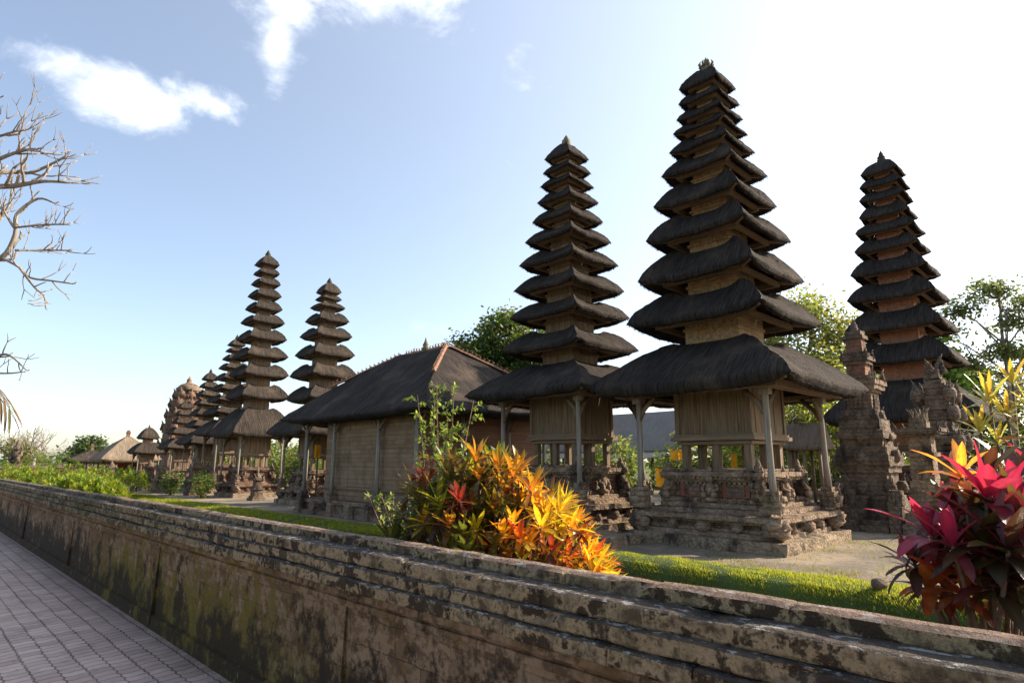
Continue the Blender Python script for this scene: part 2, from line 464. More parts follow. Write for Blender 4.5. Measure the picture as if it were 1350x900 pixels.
def blob(mb, c, r, n=8, amp=.15, col=None, seed=0.):
    vs = []; fs = []; m = max(4, n // 2 + 1)
    for i in range(m + 1):
        th = math.pi * i / m
        for k in range(n):
            a = 2 * math.pi * k / n
            d = Vector((math.sin(th) * math.cos(a), math.sin(th) * math.sin(a), math.cos(th)))
            e = 1 + amp * noise.noise(d * 2.3 + Vector((c[0] * 5 + seed, c[1] * 5, c[2] * 5)))
            vs.append((c[0] + d.x * r[0] * e, c[1] + d.y * r[1] * e, c[2] + d.z * r[2] * e))
    for i in range(m):
        for k in range(n):
            a = i * n + k; b = i * n + (k + 1) % n
            fs.append((a, a + n, b + n, b))
    mb.add(vs, fs, col=col, smooth=True)


def thatch(mb, cx, cy, ex, ey, tx, ty, z0, z1, th=.2, sag=.12, power=1.7, cell=.12, seed=0., strands=0, amp=.02):
    """one thatched hip roof tier: eave half sizes ex,ey at z0, top half sizes tx,ty at z1"""
    H = z1 - z0 - th; bow = min(.05 * min(ex, ey), .06); tipz = z0 + .55 * th
    nrow = max(5, min(14, int(max(ex - tx, ey - ty) / cell) + 3))
    rows = [(.66, z0 + .3 * (z1 - z0), 0.), (.15, z0 + .02, .3), (.10, z0 - .3 * th, .35), (.035, z0 + .1 * th, .45), (.0, z0 + .55 * th, .55), (.012, z0 + th * 1.0, .7)]
    prof = [(q, z, v, 0.) for q, z, v in rows]
    for i in range(1, nrow + 1):
        s = i / nrow
        g = 1 - (1 - s) ** power
        prof.append((.012 + .988 * s, z0 + th + H * g, .7 + s * math.hypot(max(ex - tx, ey - ty), H), s))
    for side in range(4):
        a = side * math.pi / 2; ca, sa = round(math.cos(a)), round(math.sin(a))
        en, et = (ex, ey) if side % 2 == 0 else (ey, ex)
        tn, tt = (tx, ty) if side % 2 == 0 else (ty, tx)
        nu = max(4, min(44, int(2 * et / cell))); nu += nu % 2
        vs = []; uv = []; fs = []
        for q, z, v, s in prof:
            rn = en + (tn - en) * q; rt = et + (tt - et) * q
            for k in range(nu + 1):
                u = -1 + 2 * k / nu
                x, y = rn, u * rt
                # hips stand proud, the middle of each face sags; corners droop to a point
                hip = abs(u) ** 4
                zz = z - sag * (z1 - z0) * (1 - hip) * math.sin(math.pi * min(1, s * .8 + .05)) * .9 if s > 0 else z
                if s > .6: zz += (s - .6) / .4 * sag * .35 * (z1 - z0) * (hip - .6)
                zz -= bow * (1 - abs(u) ** 2.4) * (1 - s) ** 2
                if s == 0: zz = zz + (tipz - zz) * abs(u) ** 10 * .75
                wx, wy = cx + x * ca - y * sa, cy + x * sa + y * ca
                p = Vector((wx, wy, zz))
                if s < 1:
                    d = nz(p, 2.6, seed) * amp + nz(p, 11., seed + side) * amp * .55
                    p = p + d
                vs.append(p); uv.append((u * rt + side * 7.3, v))
        n = nu + 1
        for i in range(len(prof) - 1):
            for k in range(nu):
                fs.append((i * n + k, i * n + k + 1, (i + 1) * n + k + 1, (i + 1) * n + k))
        mb.add(vs, fs, uv=uv, smooth=True)
        # loose fibre ends: fringe under the eave and tufts on the slope
        for _ in range(int(strands * et * 2)):
            if random.random() < .6:
                i = random.choice((2, 3, 3, 4)); L = random.uniform(.02, .075) * min(1, .45 + .35 * max(ex, ey))
            else:
                i = random.randrange(5, len(prof) - 1); L = random.uniform(.05, .12)
            k = random.randrange(nu)
            p = vs[i * n + k].lerp(vs[i * n + k + 1], random.random())
            out = Vector((ca, sa, 0)); tan = Vector((-sa, ca, 0))
            d = (out * random.uniform(.25, .8) + Vector((0, 0, -random.uniform(.5, 1))) + tan * random.uniform(-.25, .25)).normalized()
            if i >= 5:
                sl_ = (vs[(i - 1) * n + k] - vs[i * n + k]).normalized(); d = (sl_ + out * .12 + Vector((0, 0, .10)) + tan * random.uniform(-.1, .1)).normalized()
            w = random.uniform(.003, .007)
            uu = random.uniform(0, 9)
            mb.add([p - tan * w, p + tan * w, p + d * L], [(0, 1, 2)], uv=[(uu, 0), (uu + .01, 0), (uu, .1)])


def ring(mb, hx, hy, z0, z1, w):
    """four beams butted into a square frame"""
    for (x0, x1, y0, y1) in ((-hx, hx, -hy, -hy + w), (-hx, hx, hy - w, hy), (-hx, -hx + w, -hy + w, hy - w), (hx - w, hx, -hy + w, hy - w)):
        rbox(mb, x0, x1, y0, y1, z0, z1, cell=9, amp=0)


def planks(mb, hx, hy, z0, z1, n, seed=0, t=.03):
    """board cladding: each board sits a hair in or out from its neighbour"""
    r = random.Random(seed)
    for side in range(4):
        L = hx if side in (0, 2) else hy; D = hy if side in (0, 2) else hx
        xs = np.linspace(-L + (t if side % 2 else 0), L - (t if side % 2 else 0), n + 1)
        for i in range(n):
            d = D + r.uniform(-.008, .004); g = .003
            z1r = z1; z0r = z0 + r.uniform(0, .006)
            a, b = xs[i] + g, xs[i + 1] - g
            if side == 0: rbox(mb, a, b, -d, -D + t, z0r, z1r, cell=9, amp=0)
            elif side == 2: rbox(mb, a, b, D - t, d, z0r, z1r, cell=9, amp=0)
            elif side == 1: rbox(mb, D - t, d, a, b, z0r, z1r, cell=9, amp=0)
            else: rbox(mb, -d, -D + t, a, b, z0r, z1r, cell=9, amp=0)
    rbox(mb, -hx + t * 1.6, hx - t * 1.6, -hy + t * 1.6, hy - t * 1.6, z0, z1, cell=9, amp=0)


def flame(mb, c, out, h, w, t=.05):
    """curled flame carving leaning along out"""
    out = Vector(out).normalized(); tan = Vector((-out.y, out.x, 0)); c = Vector(c)
    for k, (dx, hh, lean) in enumerate(((0, 1., .35), (-.55, .66, .15), (.55, .66, .15), (-.9, .4, 0), (.9, .4, 0))):
        p0 = c + tan * dx * w
        pts = [p0, p0 + Vector((0, 0, h * hh * .4)) + out * .06 * h + tan * dx * w * .3,
               p0 + Vector((0, 0, h * hh * .8)) + out * lean * h * .35 + tan * dx * w * .35, p0 + Vector((0, 0, h * hh)) + out * lean * h * .75 + tan * dx * w * .2]
        tube(mb, pts, [t, t * .85, t * .55, t * .12], 5)


def scroll(mb, c, tan, r, flip=1, t=.016):
    tan = Vector(tan); c = Vector(c); pts = []; rad = []
    for i in range(13):
        f = i / 12; a = f * 8.2; q = r * (1 - .78 * f)
        pts.append(c + tan * (q * math.cos(a) * flip) + Vector((0, 0, q * math.sin(a)))); rad.append(t * (1 - .5 * f))
    tube(mb, pts, rad, 5)


def dentils(mb, h, z0, z1, n, w):
    for q in range(4):
        a = q * math.pi / 2; ca, sa = round(math.cos(a)), round(math.sin(a))
        for i in range(n):
            u = -h + 2 * h * (i + .5) / n
            x, y = h * ca - u * sa, h * sa + u * ca
            hx, hy = (w, h / n * .55) if q % 2 == 0 else (h / n * .55, w)
            cbox(mb, x, y, hx, hy, z0, z1, cell=9, amp=0)


def figure(mb, c, a, s):
    """small crouching guardian carved in stone, facing angle a, height about s"""
    ca, sa = math.cos(a), math.sin(a)
    def P(f, l, z): return (c[0] + (f * ca - l * sa) * s, c[1] + (f * sa + l * ca) * s, c[2] + z * s)
    blob(mb, P(0, 0, .08), (.24 * s, .24 * s, .10 * s), 8, .2)
    blob(mb, P(.02, 0, .34), (.17 * s, .17 * s, .22 * s), 8, .2)
    for d in (-1, 1):
        blob(mb, P(.14, .16 * d, .2), (.10 * s, .10 * s, .12 * s), 6, .2)
        tube(mb, [P(0, .17 * d, .5), P(.06, .24 * d, .36), P(.2, .14 * d, .3)], [.065 * s, .055 * s, .05 * s], 5)
        blob(mb, P(-.02, .13 * d, .70), (.045 * s, .045 * s, .08 * s), 5, .2)
    blob(mb, P(.05, 0, .65), (.13 * s, .13 * s, .13 * s), 8, .25)
    blob(mb, P(.17, 0, .63), (.05 * s, .06 * s, .05 * s), 5, .2)
    lathe(mb, P(.02, 0, .74), [(.13 * s, 0), (.10 * s, .05 * s), (.105 * s, .08 * s), (.06 * s, .14 * s), (.055 * s, .18 * s), (.01 * s, .28 * s)], 7, .01)


def finial(root, z0, z1, w, crown=True, mat='finial'):
    mb = MB(); h = z1 - z0
    lathe(mb, (0, 0, z0 - .1 * h), [(w, 0), (w * 1.05, .12 * h), (w * .75, .2 * h), (w * .95, .34 * h), (w * .7, .42 * h), (w * .85, .55 * h), (w * .45, .7 * h), (w * .5, .8 * h), (w * .2, .95 * h), (.006, 1.1 * h)], 9, .01)
    if crown:
        for k in range(8):
            a = k * math.pi / 4
            d = Vector((math.cos(a), math.sin(a), 0))
            tube(mb, [d * w * .8 + Vector((0, 0, z0 + .25 * h)), d * w * 1.15 + Vector((0, 0, z0 + .45 * h)), d * w * .85 + Vector((0, 0, z0 + .68 * h))], [w * .25, w * .2, w * .05], 4)
    return mb.build('finial', M[mat], root)


# ------------------------------------------------------------------ meru towers
def meru(label, c, gz, tiers, top, fin, ratio=.43, detail=2, thm='thatch', boxm='wood_gold', sd=0, stone='stone', base=True, clad='wood', crown=0, kz=(.75, .14)):
    """tiers: (eave half size, eave height) from the topmost roof down"""
    root = thing('meru_tower', label, 'tower', (c[0], c[1], gz), 'thatched meru towers of the temple')
    n = len(tiers); cell = {2: .09, 1: .16, 0: .3}[detail]
    Z = [z - gz for _, z in tiers]; E = [e for e, _ in tiers]; top -= gz
    for i in range(n):
        z0, e = Z[i], E[i]
        if i == 0:
            z1, t = top, e * .12
            sg, pw, th = .05, 1.6, min(.14 * (z1 - z0), .10)
        elif i < n - 1:
            gap = Z[i - 1] - z0
            k = kz[0] - kz[1] * i / n
            z1, t = z0 + gap * k, E[i] * (ratio + .10) - .05 * (1 - i / n)
            sg, pw, th = .24, 1.75, min(.13 * gap, .11)
        else:
            gap = Z[i - 1] - z0
            z1, t = z0 + gap * .75, E[i - 1] * (ratio + .12)
            sg, pw, th = .08, 1.3, min(.12 * gap, .16)
        mb = MB()
        thatch(mb, 0, 0, e, e, t, t, z0, z1, th, sg, pw, cell * (1.2 if i == n - 1 else 1.), sd + i * 3.1, strands=(230 if detail == 2 else 40 if detail == 1 else 0), amp=.030 if detail else .016)
        rf = mb.build('thatch_roof', M[thm], root)
        # wooden frame just under the eave
        fb = MB()
        fr = e * (.70 if i < n - 1 else .80)
        fz = z0 + .035
        ring(fb, fr, fr, fz - .06 - .02 * e, fz + .02, .05 + .02 * e)
        if detail and i > 2:
            for sx_ in (-1, 1):
                for sy_ in (-1, 1):
                    bar(fb, (sx_ * fr * .98, sy_ * fr * .98, fz), (sx_ * e * .93, sy_ * e * .93, z0 + .03), .05, .05)
        fb.build('eave_frame', M['wood_h'], root)
        if i < n - 1:
            b = MB(); hb = e * ratio
            zb0 = z0 - (Z[i] - Z[i + 1]) * .58 - .06; zb1 = z0 + .15
            planks(b, hb, hb, zb0, zb1, 4 if detail else 1, sd + i)
            if detail:
                ring(b, hb + .03, hb + .03, z0 - .10, z0 - .05, .035)
            b.build('tier_box', M[boxm], root)
    finial(root, top - .06, fin - gz, .10 * (fin - gz) / 9.5 + .03, crown == 2, 'finial' if crown else 'thatch')
    if not base:
        return root
    ze = Z[-1]; k = E[-1] / 1.962; v = ze / 2.717           # scaled from the tallest tower
    cl = .09 if detail == 2 else (.16 if detail == 1 else .35)
    am = .016 if detail else .02
    def BX(mb, h, z0, z1, a=am, c_=None): cbox(mb, 0, 0, h * k, h * k, z0 * v, z1 * v, cell=c_ or cl, amp=a, seed=sd)
    mb = MB(); BX(mb, 1.50, -.06, .19, am * 1.2); mb.build('plinth', M['stone_pale'], root)
    mb = MB()
    BX(mb, 1.30, .19, .27); BX(mb, 1.24, .27, .33); BX(mb, 1.17, .33, .42); BX(mb, 1.30, .42, .47); BX(mb, 1.40, .47, .56); BX(mb, 1.15, .56, .64)
    if detail == 2:
        dentils(mb, 1.24 * k, .425 * v, .468 * v, 22, .035)
        for q in range(4):
            d = Vector((round(math.cos(q * math.pi / 2)), round(math.sin(q * math.pi / 2)), 0)); t = Vector((-d.y, d.x, 0))
            for i in range(12):
                u = (-1.0 + 2.0 * (i + .5) / 12) * 1.02
                scroll(mb, d * 1.185 * k + t * u * k + Vector((0, 0, .375 * v)), t, .048 * k, 1 if i < 6 else -1)
    tr = mb.build('terrace', M[stone], root)
    mb = MB()
    BX(mb, 1.00, .64, .72); BX(mb, .90, .72, .80); BX(mb, .80, .80, 1.08); BX(mb, .88, 1.08, 1.13); BX(mb, .95, 1.13, 1.18); BX(mb, 1.0, 1.18, 1.26); BX(mb, .86, 1.26, 1.31)
    if detail == 2:
        dentils(mb, .84 * k, 1.05 * v, 1.095 * v, 18, .03); dentils(mb, .95 * k, 1.145 * v, 1.185 * v, 22, .025)
        for q in range(4):
            d = Vector((round(math.cos(q * math.pi / 2)), round(math.sin(q * math.pi / 2)), 0)); t = Vector((-d.y, d.x, 0))
            for i in range(10):
                u = (-1.0 + 2.0 * (i + .5) / 10) * .85
                scroll(mb, d * .915 * k + t * u * k + Vector((0, 0, .765 * v)), t, .042 * k, 1 if i < 5 else -1)
    al = mb.build('altar', M[stone], root)
    if detail:
        # carved corner and centre pieces of the terrace, kneeling guardians on the altar
        for q in range(4):
            a = q * math.pi / 2
            d = Vector((math.cos(a), math.sin(a), 0)); t = Vector((-d.y, d.x, 0))
            cn = (d + t) * 1.27 * k
            mb = MB()
            blob(mb, (cn.x, cn.y, .36 * v), (.21 * k, .21 * k, .16 * v), 10, .55)
            for dd in (d, t):
                blob(mb, tuple(cn + dd * .12 * k + Vector((0, 0, .44 * v))), (.12 * k, .12 * k, .09 * v), 8, .5)
                flame(mb, cn + dd * .1 * k + Vector((0, 0, .42 * v)), d + t, .18 * v, .06 * k, .03)
                flame(mb, cn + dd * .02 * k + Vector((0, 0, .24 * v)), dd, .18 * v, .07 * k, .03)
            mb.build('carved_corner', M[stone], tr)
            for off in (-.62, 0, .62):
                cc = d * 1.22 * k + t * off * k
                mb = MB(); w_ = .17 if off == 0 else .12
                blob(mb, (cc.x, cc.y, .35 * v), (w_ * k, w_ * k, .13 * v), 9, .6)
                flame(mb, cc + d * .05 * k + Vector((0, 0, .34 * v)), d, .16 * v, w_ * .6 * k, .028)
                mb.build('carved_boss', M[stone], tr)
        for q in range(4):
            a = q * math.pi / 2
            d = Vector((math.cos(a), math.sin(a), 0)); t = Vector((-d.y, d.x, 0))
            f = MB(); figure(f, tuple(d * .93 * k + Vector((0, 0, .74 * v))), a, .62 * v); f.build('carved_figure', M[stone], al)
            f = MB(); figure(f, tuple((d + t) * .86 * k + Vector((0, 0, .70 * v))), a + math.pi / 4, .78 * v)
            for w_ in (d, t):
                flame(f, (d + t) * .92 * k + Vector((0, 0, 1.16 * v)), w_, .22 * v, .07 * k, .03)
            f.build('carved_figure', M[stone], al)
            for off in (-.42, .42):
                cc = d * .80 * k + t * off * k
                p = MB()
                hx, hy = (.03 * k, .25 * k) if q % 2 == 0 else (.25 * k, .03 * k)
                cbox(p, cc.x, cc.y, hx, hy, .82 * v, 1.06 * v, cell=.2, amp=.004)
                pr = p.build('red_panel', M['panel_red'], al)
                p = MB(); cc = cc + d * .035 * k
                hx, hy = (.014, .165 * k) if q % 2 == 0 else (.165 * k, .014)
                for zz in (.85, .92, .99):
                    cbox(p, cc.x, cc.y, hx, hy, zz * v, (zz + .055) * v, cell=.2, amp=.004)
                p.build('carved_panel', M['stone_dark'], pr)
    # short legs that lift the chamber off the altar
    for i in (-1, 0, 1):
        for j in (-1, 0, 1):
            if i or j:
                mb = MB(); cbox(mb, i * .62 * k, j * .62 * k, .065 * k, .065 * k, 1.30 * v, 1.83 * v, cell=9, amp=0); mb.build('chamber_leg', M['wood'], root)
    mb = MB(); BX(mb, .74, 1.76, 1.82, .003); BX(mb, .83, 1.83, 1.90, .003); BX(mb, .79, 1.90, 1.95, .003)
    mb.build('chamber_floor', M['wood_h'], root)
    mb = MB(); planks(mb, .73 * k, .73 * k, 1.95 * v, ze + .12, 7 if detail == 2 else 5, sd)
    ch = mb.build('chamber', M[clad], root)
    for i in (-1, 1):
        for j in (-1, 1):
            mb = MB(); cbox(mb, i * .715 * k, j * .715 * k, .045 * k, .045 * k, 1.95 * v, ze + .1, cell=9, amp=0); mb.build('corner_stile', M['wood'], ch)
    mb = MB(); ring(mb, 1.42 * k, 1.42 * k, ze - .06, ze + .02, .10); mb.build('wall_plate', M['wood_hx'], root)
    for i in (-1, 1):
        for j in (-1, 1):
            x, y = i * 1.25 * k, j * 1.25 * k
            p = MB()
            zt = ze + .0
            tube(p, [(x * 1.015, y * 1.015, .9 * v), (x, y, 1.4 * v), (x * .995, y * .995, zt - .25), (x * .99, y * .99, zt - .06)], [.062 * k, .056 * k, .055 * k, .07 * k], 8)
            cbox(p, x, y, .085 * k, .085 * k, zt - .17, zt - .065, cell=9, amp=0)
            po = p.build('post', M['post'], root)
            b = MB()
            for dx, dy in ((-i, 0), (0, -j)):
                pts = [(x + dx * .03, y + dy * .03, zt - .50 * v), (x + dx * .12 * k, y + dy * .12 * k, zt - .30 * v), (x + dx * .36 * k, y + dy * .36 * k, zt - .07)]
                tube(b, pts, [.035, .05, .045], 5)
            b.build('bracket', M['wood'], po)
            b = MB()
            cbox(b, x, y, .17 * k, .17 * k, .62 * v, .70 * v, cell=cl, amp=am); cbox(b, x, y, .12 * k, .12 * k, .70 * v, .82 * v, cell=cl, amp=am)
            cbox(b, x, y, .16 * k, .16 * k, .82 * v, .90 * v, cell=cl, amp=am); cbox(b, x, y, .10 * k, .10 * k, .90 * v, .98 * v, cell=cl, amp=am)
            if detail:
                blob(b, (x + i * .08 * k, y + j * .08 * k, .76 * v), (.14 * k, .14 * k, .13 * v), 8, .5)
                flame(b, (x + i * .12 * k, y + j * .12 * k, .80 * v), (i, j, 0), .24 * v, .08 * k, .03)
            b.build('post_base', M[stone], po)
    return root


GZ = .2
T1 = [(.436, 9.504), (.463, 9.151), (.50, 8.781), (.559, 8.459), (.643, 8.016), (.791, 7.476), (.904, 6.784), (1.056, 6.036), (1.197, 5.156), (1.384, 4.276), (1.962, 2.917)]
T2 = [(.393, 9.003), (.42, 8.646), (.47, 8.289), (.529, 7.846), (.617, 7.354), (.745, 6.831), (.842, 6.244), (.944, 5.594), (1.01, 4.92), (1.137, 4.144), (1.746, 3.044)]
T3 = [(.608, 11.912), (.666, 11.411), (.72, 10.891), (.773, 10.233), (.907, 9.643), (.984, 8.945), (1.152, 8.08), (1.307, 7.135), (1.423, 6.047), (1.573, 4.889), (2.259, 2.939)]
T4 = [(.42, 10.422), (.434, 9.99), (.495, 9.494), (.554, 8.929), (.605, 8.324), (.723, 7.689), (.812, 6.923), (.90, 6.145), (.96, 5.306), (1.02, 4.338), (1.409, 2.718)]
T5 = [(.346, 7.844), (.359, 7.588), (.481, 7.254), (.596, 6.719), (.702, 6.129), (.793, 5.423), (.891, 4.653), (.965, 3.802), (1.4, 2.59)]
T6 = [(.336, 7.328), (.389, 7.019), (.482, 6.595), (.588, 6.136), (.692, 5.604), (.796, 5.075), (.899, 4.513), (1.001, 3.917), (1.309, 2.922)]
T7 = [(.342, 5.878), (.398, 5.474), (.482, 5.031), (.565, 4.551), (.676, 3.995), (.814, 3.402), (1.116, 2.541)]
T8 = [(.34, 4.654), (.417, 4.262), (.523, 3.786), (.675, 3.183), (1.008, 2.371)]
T9 = [(.529, 3.026), (.888, 2.152)]


# ------------------------------------------------------------------ setting: ground, path, moat, court, lawn
def taper(y):
    return np.interp(y, [8.5, 13.], [1., .12])


def sheet(name, prof, y0, y1, ny, mat, amp=0., sc=1., hump=False):
    ys = np.linspace(y0, y1, ny + 1); vs = []; fs = []
    for x, z in prof:
        for y in ys:
            if hump and z > .21: z_ = .2 + (z - .2) * taper(y)
            else: z_ = z
            vs.append((x, y, z_ + (amp * noise.noise(Vector((x * sc, y * sc, 1.7))) if amp else 0)))
    n = ny + 1
    for i in range(len(prof) - 1):
        for j in range(ny):
            fs.append((i * n + j, (i + 1) * n + j, (i + 1) * n + j + 1, i * n + j + 1))
    mb = MB(); mb.add(vs, fs, smooth=True)
    o = mb.build(name, M[mat]); o['kind'] = 'structure'
    return o


sheet('ground', [(-1500, -.02), (2.05, -.02), (2.16, -.02), (2.2, .60), (2.6, .66), (3.9, .62), (4.1, .1), (4.35, -.55), (6.5, -.55), (6.75, -.2), (6.98, .10), (7.12, .185), (8.0, .195), (40, .195), (1500, .195)], -1200, 2500, 60, 'ground')
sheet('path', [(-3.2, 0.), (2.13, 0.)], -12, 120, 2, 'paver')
sheet('moat_water', [(4.0, -.25), (6.9, -.25)], -60, 120, 2, 'water')
sheet('courtyard', [(8.05, .2), (12, .2), (40, .2)], -25, 75, 40, 'court', .0)


def make_wall():
    Y0, Y1 = -2.5, 60.
    root = thing('perimeter_wall', 'long low stained stone wall with stepped mouldings running beside the paved path', 'wall', (0, 0, 0))
    ys = sorted(set([round(Y0 + i * .11, 3) for i in range(int((14 - Y0) / .11))] + [round(14 + i * .6, 3) for i in range(int((Y1 - 14) / .6) + 1)]))

    def strip(name, prof, mat, amp, y_a=None, y_b=None, blocks=0, seed=1):
        yy = [y for y in ys if (y_a is None or y >= y_a) and (y_b is None or y <= y_b)]
        if y_a is not None: yy = [y_a] + [y for y in yy if y > y_a + .02 and y < y_b - .02] + [y_b]
        r = random.Random(seed); cuts = []
        if blocks:
            q = Y0 + r.random() * .5
            while q < 16:
                cuts.append(q); q += blocks * r.uniform(.6, 1.5)
            yy = [y for y in yy if all(abs(y - c) > .03 for c in cuts)] + [c + d for c in cuts for d in (-.022, -.006, -.0015, .0015, .006, .022)]
            yy.sort()
        off = [(r.uniform(-.007, .007), r.uniform(-.005, .003)) for _ in range(len(cuts) + 1)]
        deep = [r.uniform(.2, 1.) for _ in cuts]
        vs = []; fs = []
        for (x, z) in prof:
            for y in yy:
                p = Vector((x, y, z))
                a = amp if y < 14 else amp * .5
                p = p + nz(p, 1.3) * a * .35 + nz(p, 12.) * a * .7
                if cuts:
                    i = sum(1 for c in cuts if c < y); p.x += off[i][0]; p.z += off[i][1]
                    k = min(range(len(cuts)), key=lambda t: abs(cuts[t] - y)); d = abs(cuts[k] - y)
                    if d < .004: p.x += .016 * deep[k]; p.z -= .007 * deep[k]
                    elif d < .01: p.x += .004 * deep[k]; p.z -= .002 * deep[k]
                    ch = noise.noise(Vector((y * 7, z * 40, seed * 9.)))
                    if ch > .38 and y < 12: p.x += (ch - .38) * .09; p.z -= (ch - .38) * .05
                vs.append(p)
        n = len(yy)
        for i in range(len(prof) - 1):
            for j in range(n - 1):
                fs.append((i * n + j, i * n + j + 1, (i + 1) * n + j + 1, (i + 1) * n + j))
        fs.append(tuple(i * n for i in range(len(prof)))); fs.append(tuple(i * n + n - 1 for i in range(len(prof)))[::-1])
        mb = MB(); mb.add(vs, fs)
        return mb.build(name, M[mat], root)
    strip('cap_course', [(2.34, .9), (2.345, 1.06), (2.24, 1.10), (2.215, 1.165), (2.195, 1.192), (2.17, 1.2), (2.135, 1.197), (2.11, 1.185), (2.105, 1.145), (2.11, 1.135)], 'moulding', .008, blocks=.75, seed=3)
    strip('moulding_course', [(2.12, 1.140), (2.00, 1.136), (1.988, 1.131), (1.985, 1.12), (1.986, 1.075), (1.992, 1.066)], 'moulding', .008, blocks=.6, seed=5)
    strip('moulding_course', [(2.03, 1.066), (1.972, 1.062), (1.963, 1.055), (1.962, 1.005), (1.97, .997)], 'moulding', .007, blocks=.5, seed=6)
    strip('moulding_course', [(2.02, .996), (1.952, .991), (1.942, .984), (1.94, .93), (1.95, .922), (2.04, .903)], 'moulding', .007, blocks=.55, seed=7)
    strip('moulding_course', [(2.10, .91), (2.035, .905), (2.03, .86), (2.06, .85), (2.085, .825)], 'wall', .004)
    strip('moulding_course', [(2.10, .83), (2.07, .825), (2.068, .79), (2.09, .783)], 'wall', .004)
    # wall face in bays with open joints between them
    joints = [Y0, 3.55, 7.30, 11.6, 16.2, 21., 27., 34., 42., 51., Y1]
    for a, b in zip(joints[:-1], joints[1:]):
        strip('wall_face', [(2.11, .80), (2.095, .79), (2.098, .5), (2.10, .13), (2.07, .12), (2.06, -.02)], 'wall', .006, a + .012, b - .012)
    strip('wall_core', [(2.30, 0.4), (2.30, .95), (2.14, .95), (2.14, -.02)], 'wall', .0)
    return root


make_wall()

# ------------------------------------------------------------------ towers
meru('tallest eleven roofed black thatched tower standing on a carved stone base by the lawn', (11.451, 5.551), GZ, T1, 10.02, 10.32, .40, 2, sd=1, crown=2, kz=(.92, .16))
meru('eleven roofed black thatched tower behind the yellow croton bush, beside the long hall', (10.958, 9.134), GZ, T2, 9.47, 9.72, .40, 2, sd=2, boxm='wood', crown=1, kz=(.80, .19))
meru('eleven roofed dark thatched tower with pinkish boxes, behind the stone shrines on the right', (24.473, 5.326), GZ, T3, 12.5, 12.95, .40, 1, sd=3, kz=(.86, .18), boxm='wood_red', stone='stone_red', clad='wood_red')
meru('slender eleven roofed brown thatched tower, tallest of the far left row', (11.011, 27.089), GZ, T4, 10.92, 11.2, .40, 1, 'thatch_brown', 'wood', sd=4, stone='stone_red')
meru('nine roofed thatched tower rising just left of the long hall roof', (10.841, 20.785), GZ, T5, 8.28, 8.48, .42, 1, 'thatch_brown', 'wood', sd=5)
meru('nine roofed thatched tower half hidden behind the tallest far left tower', (11.489, 31.259), GZ, T6, 7.68, 7.92, .42, 0, 'thatch_brown', 'wood', sd=6, stone='stone_red')
meru('seven roofed thatched tower in the far left row with a pointed cap', (11.40, 34.301), GZ, T7, 6.28, 6.5, .42, 0, 'thatch_brown', 'wood', sd=7, stone='stone_red')
meru('small five roofed thatched tower in front of the stepped stone gate', (11.573, 38.492), GZ, T8, 4.98, 5.12, .42, 0, 'thatch_brown', 'wood_red', sd=8, stone='stone_red')
meru('small two roofed thatched shrine tower at the far left end of the row', (11.005, 42.993), GZ, T9, 3.7, 3.9, .45, 0, 'thatch_brown', 'wood_red', sd=9, stone='stone_red')


# ------------------------------------------------------------------ long hall (bale)
def ridge_run(mb, p, q, n, w, h):
    p, q = Vector(p), Vector(q); d = (q - p).normalized(); s = d.cross(Vector((0, 0, 1))).normalized(); u = s.cross(d)
    for i in range(n):
        c = p.lerp(q, (i + .5) / n); L = (q - p).length / n * .46
        j = random.uniform(.8, 1.2)
        vs = [c + d * L * a + s * w * b * (1 if z == 0 else .45) + u * (h * z * j) for a in (-1, 1) for b, z in ((-1, 0), (1, 0), (1, 1), (-1, 1))]
        mb.add(vs, [(0, 1, 2, 3), (7, 6, 5, 4), (0, 4, 5, 1), (1, 5, 6, 2), (2, 6, 7, 3), (3, 7, 4, 0)])
        e = c + u * h * j
        tube(mb, [e - d * L * .4, e + u * h * .9 * j + d * L * .2, e + u * h * 1.25 * j - d * L * .9], [w * .4, w * .3, w * .08], 4)


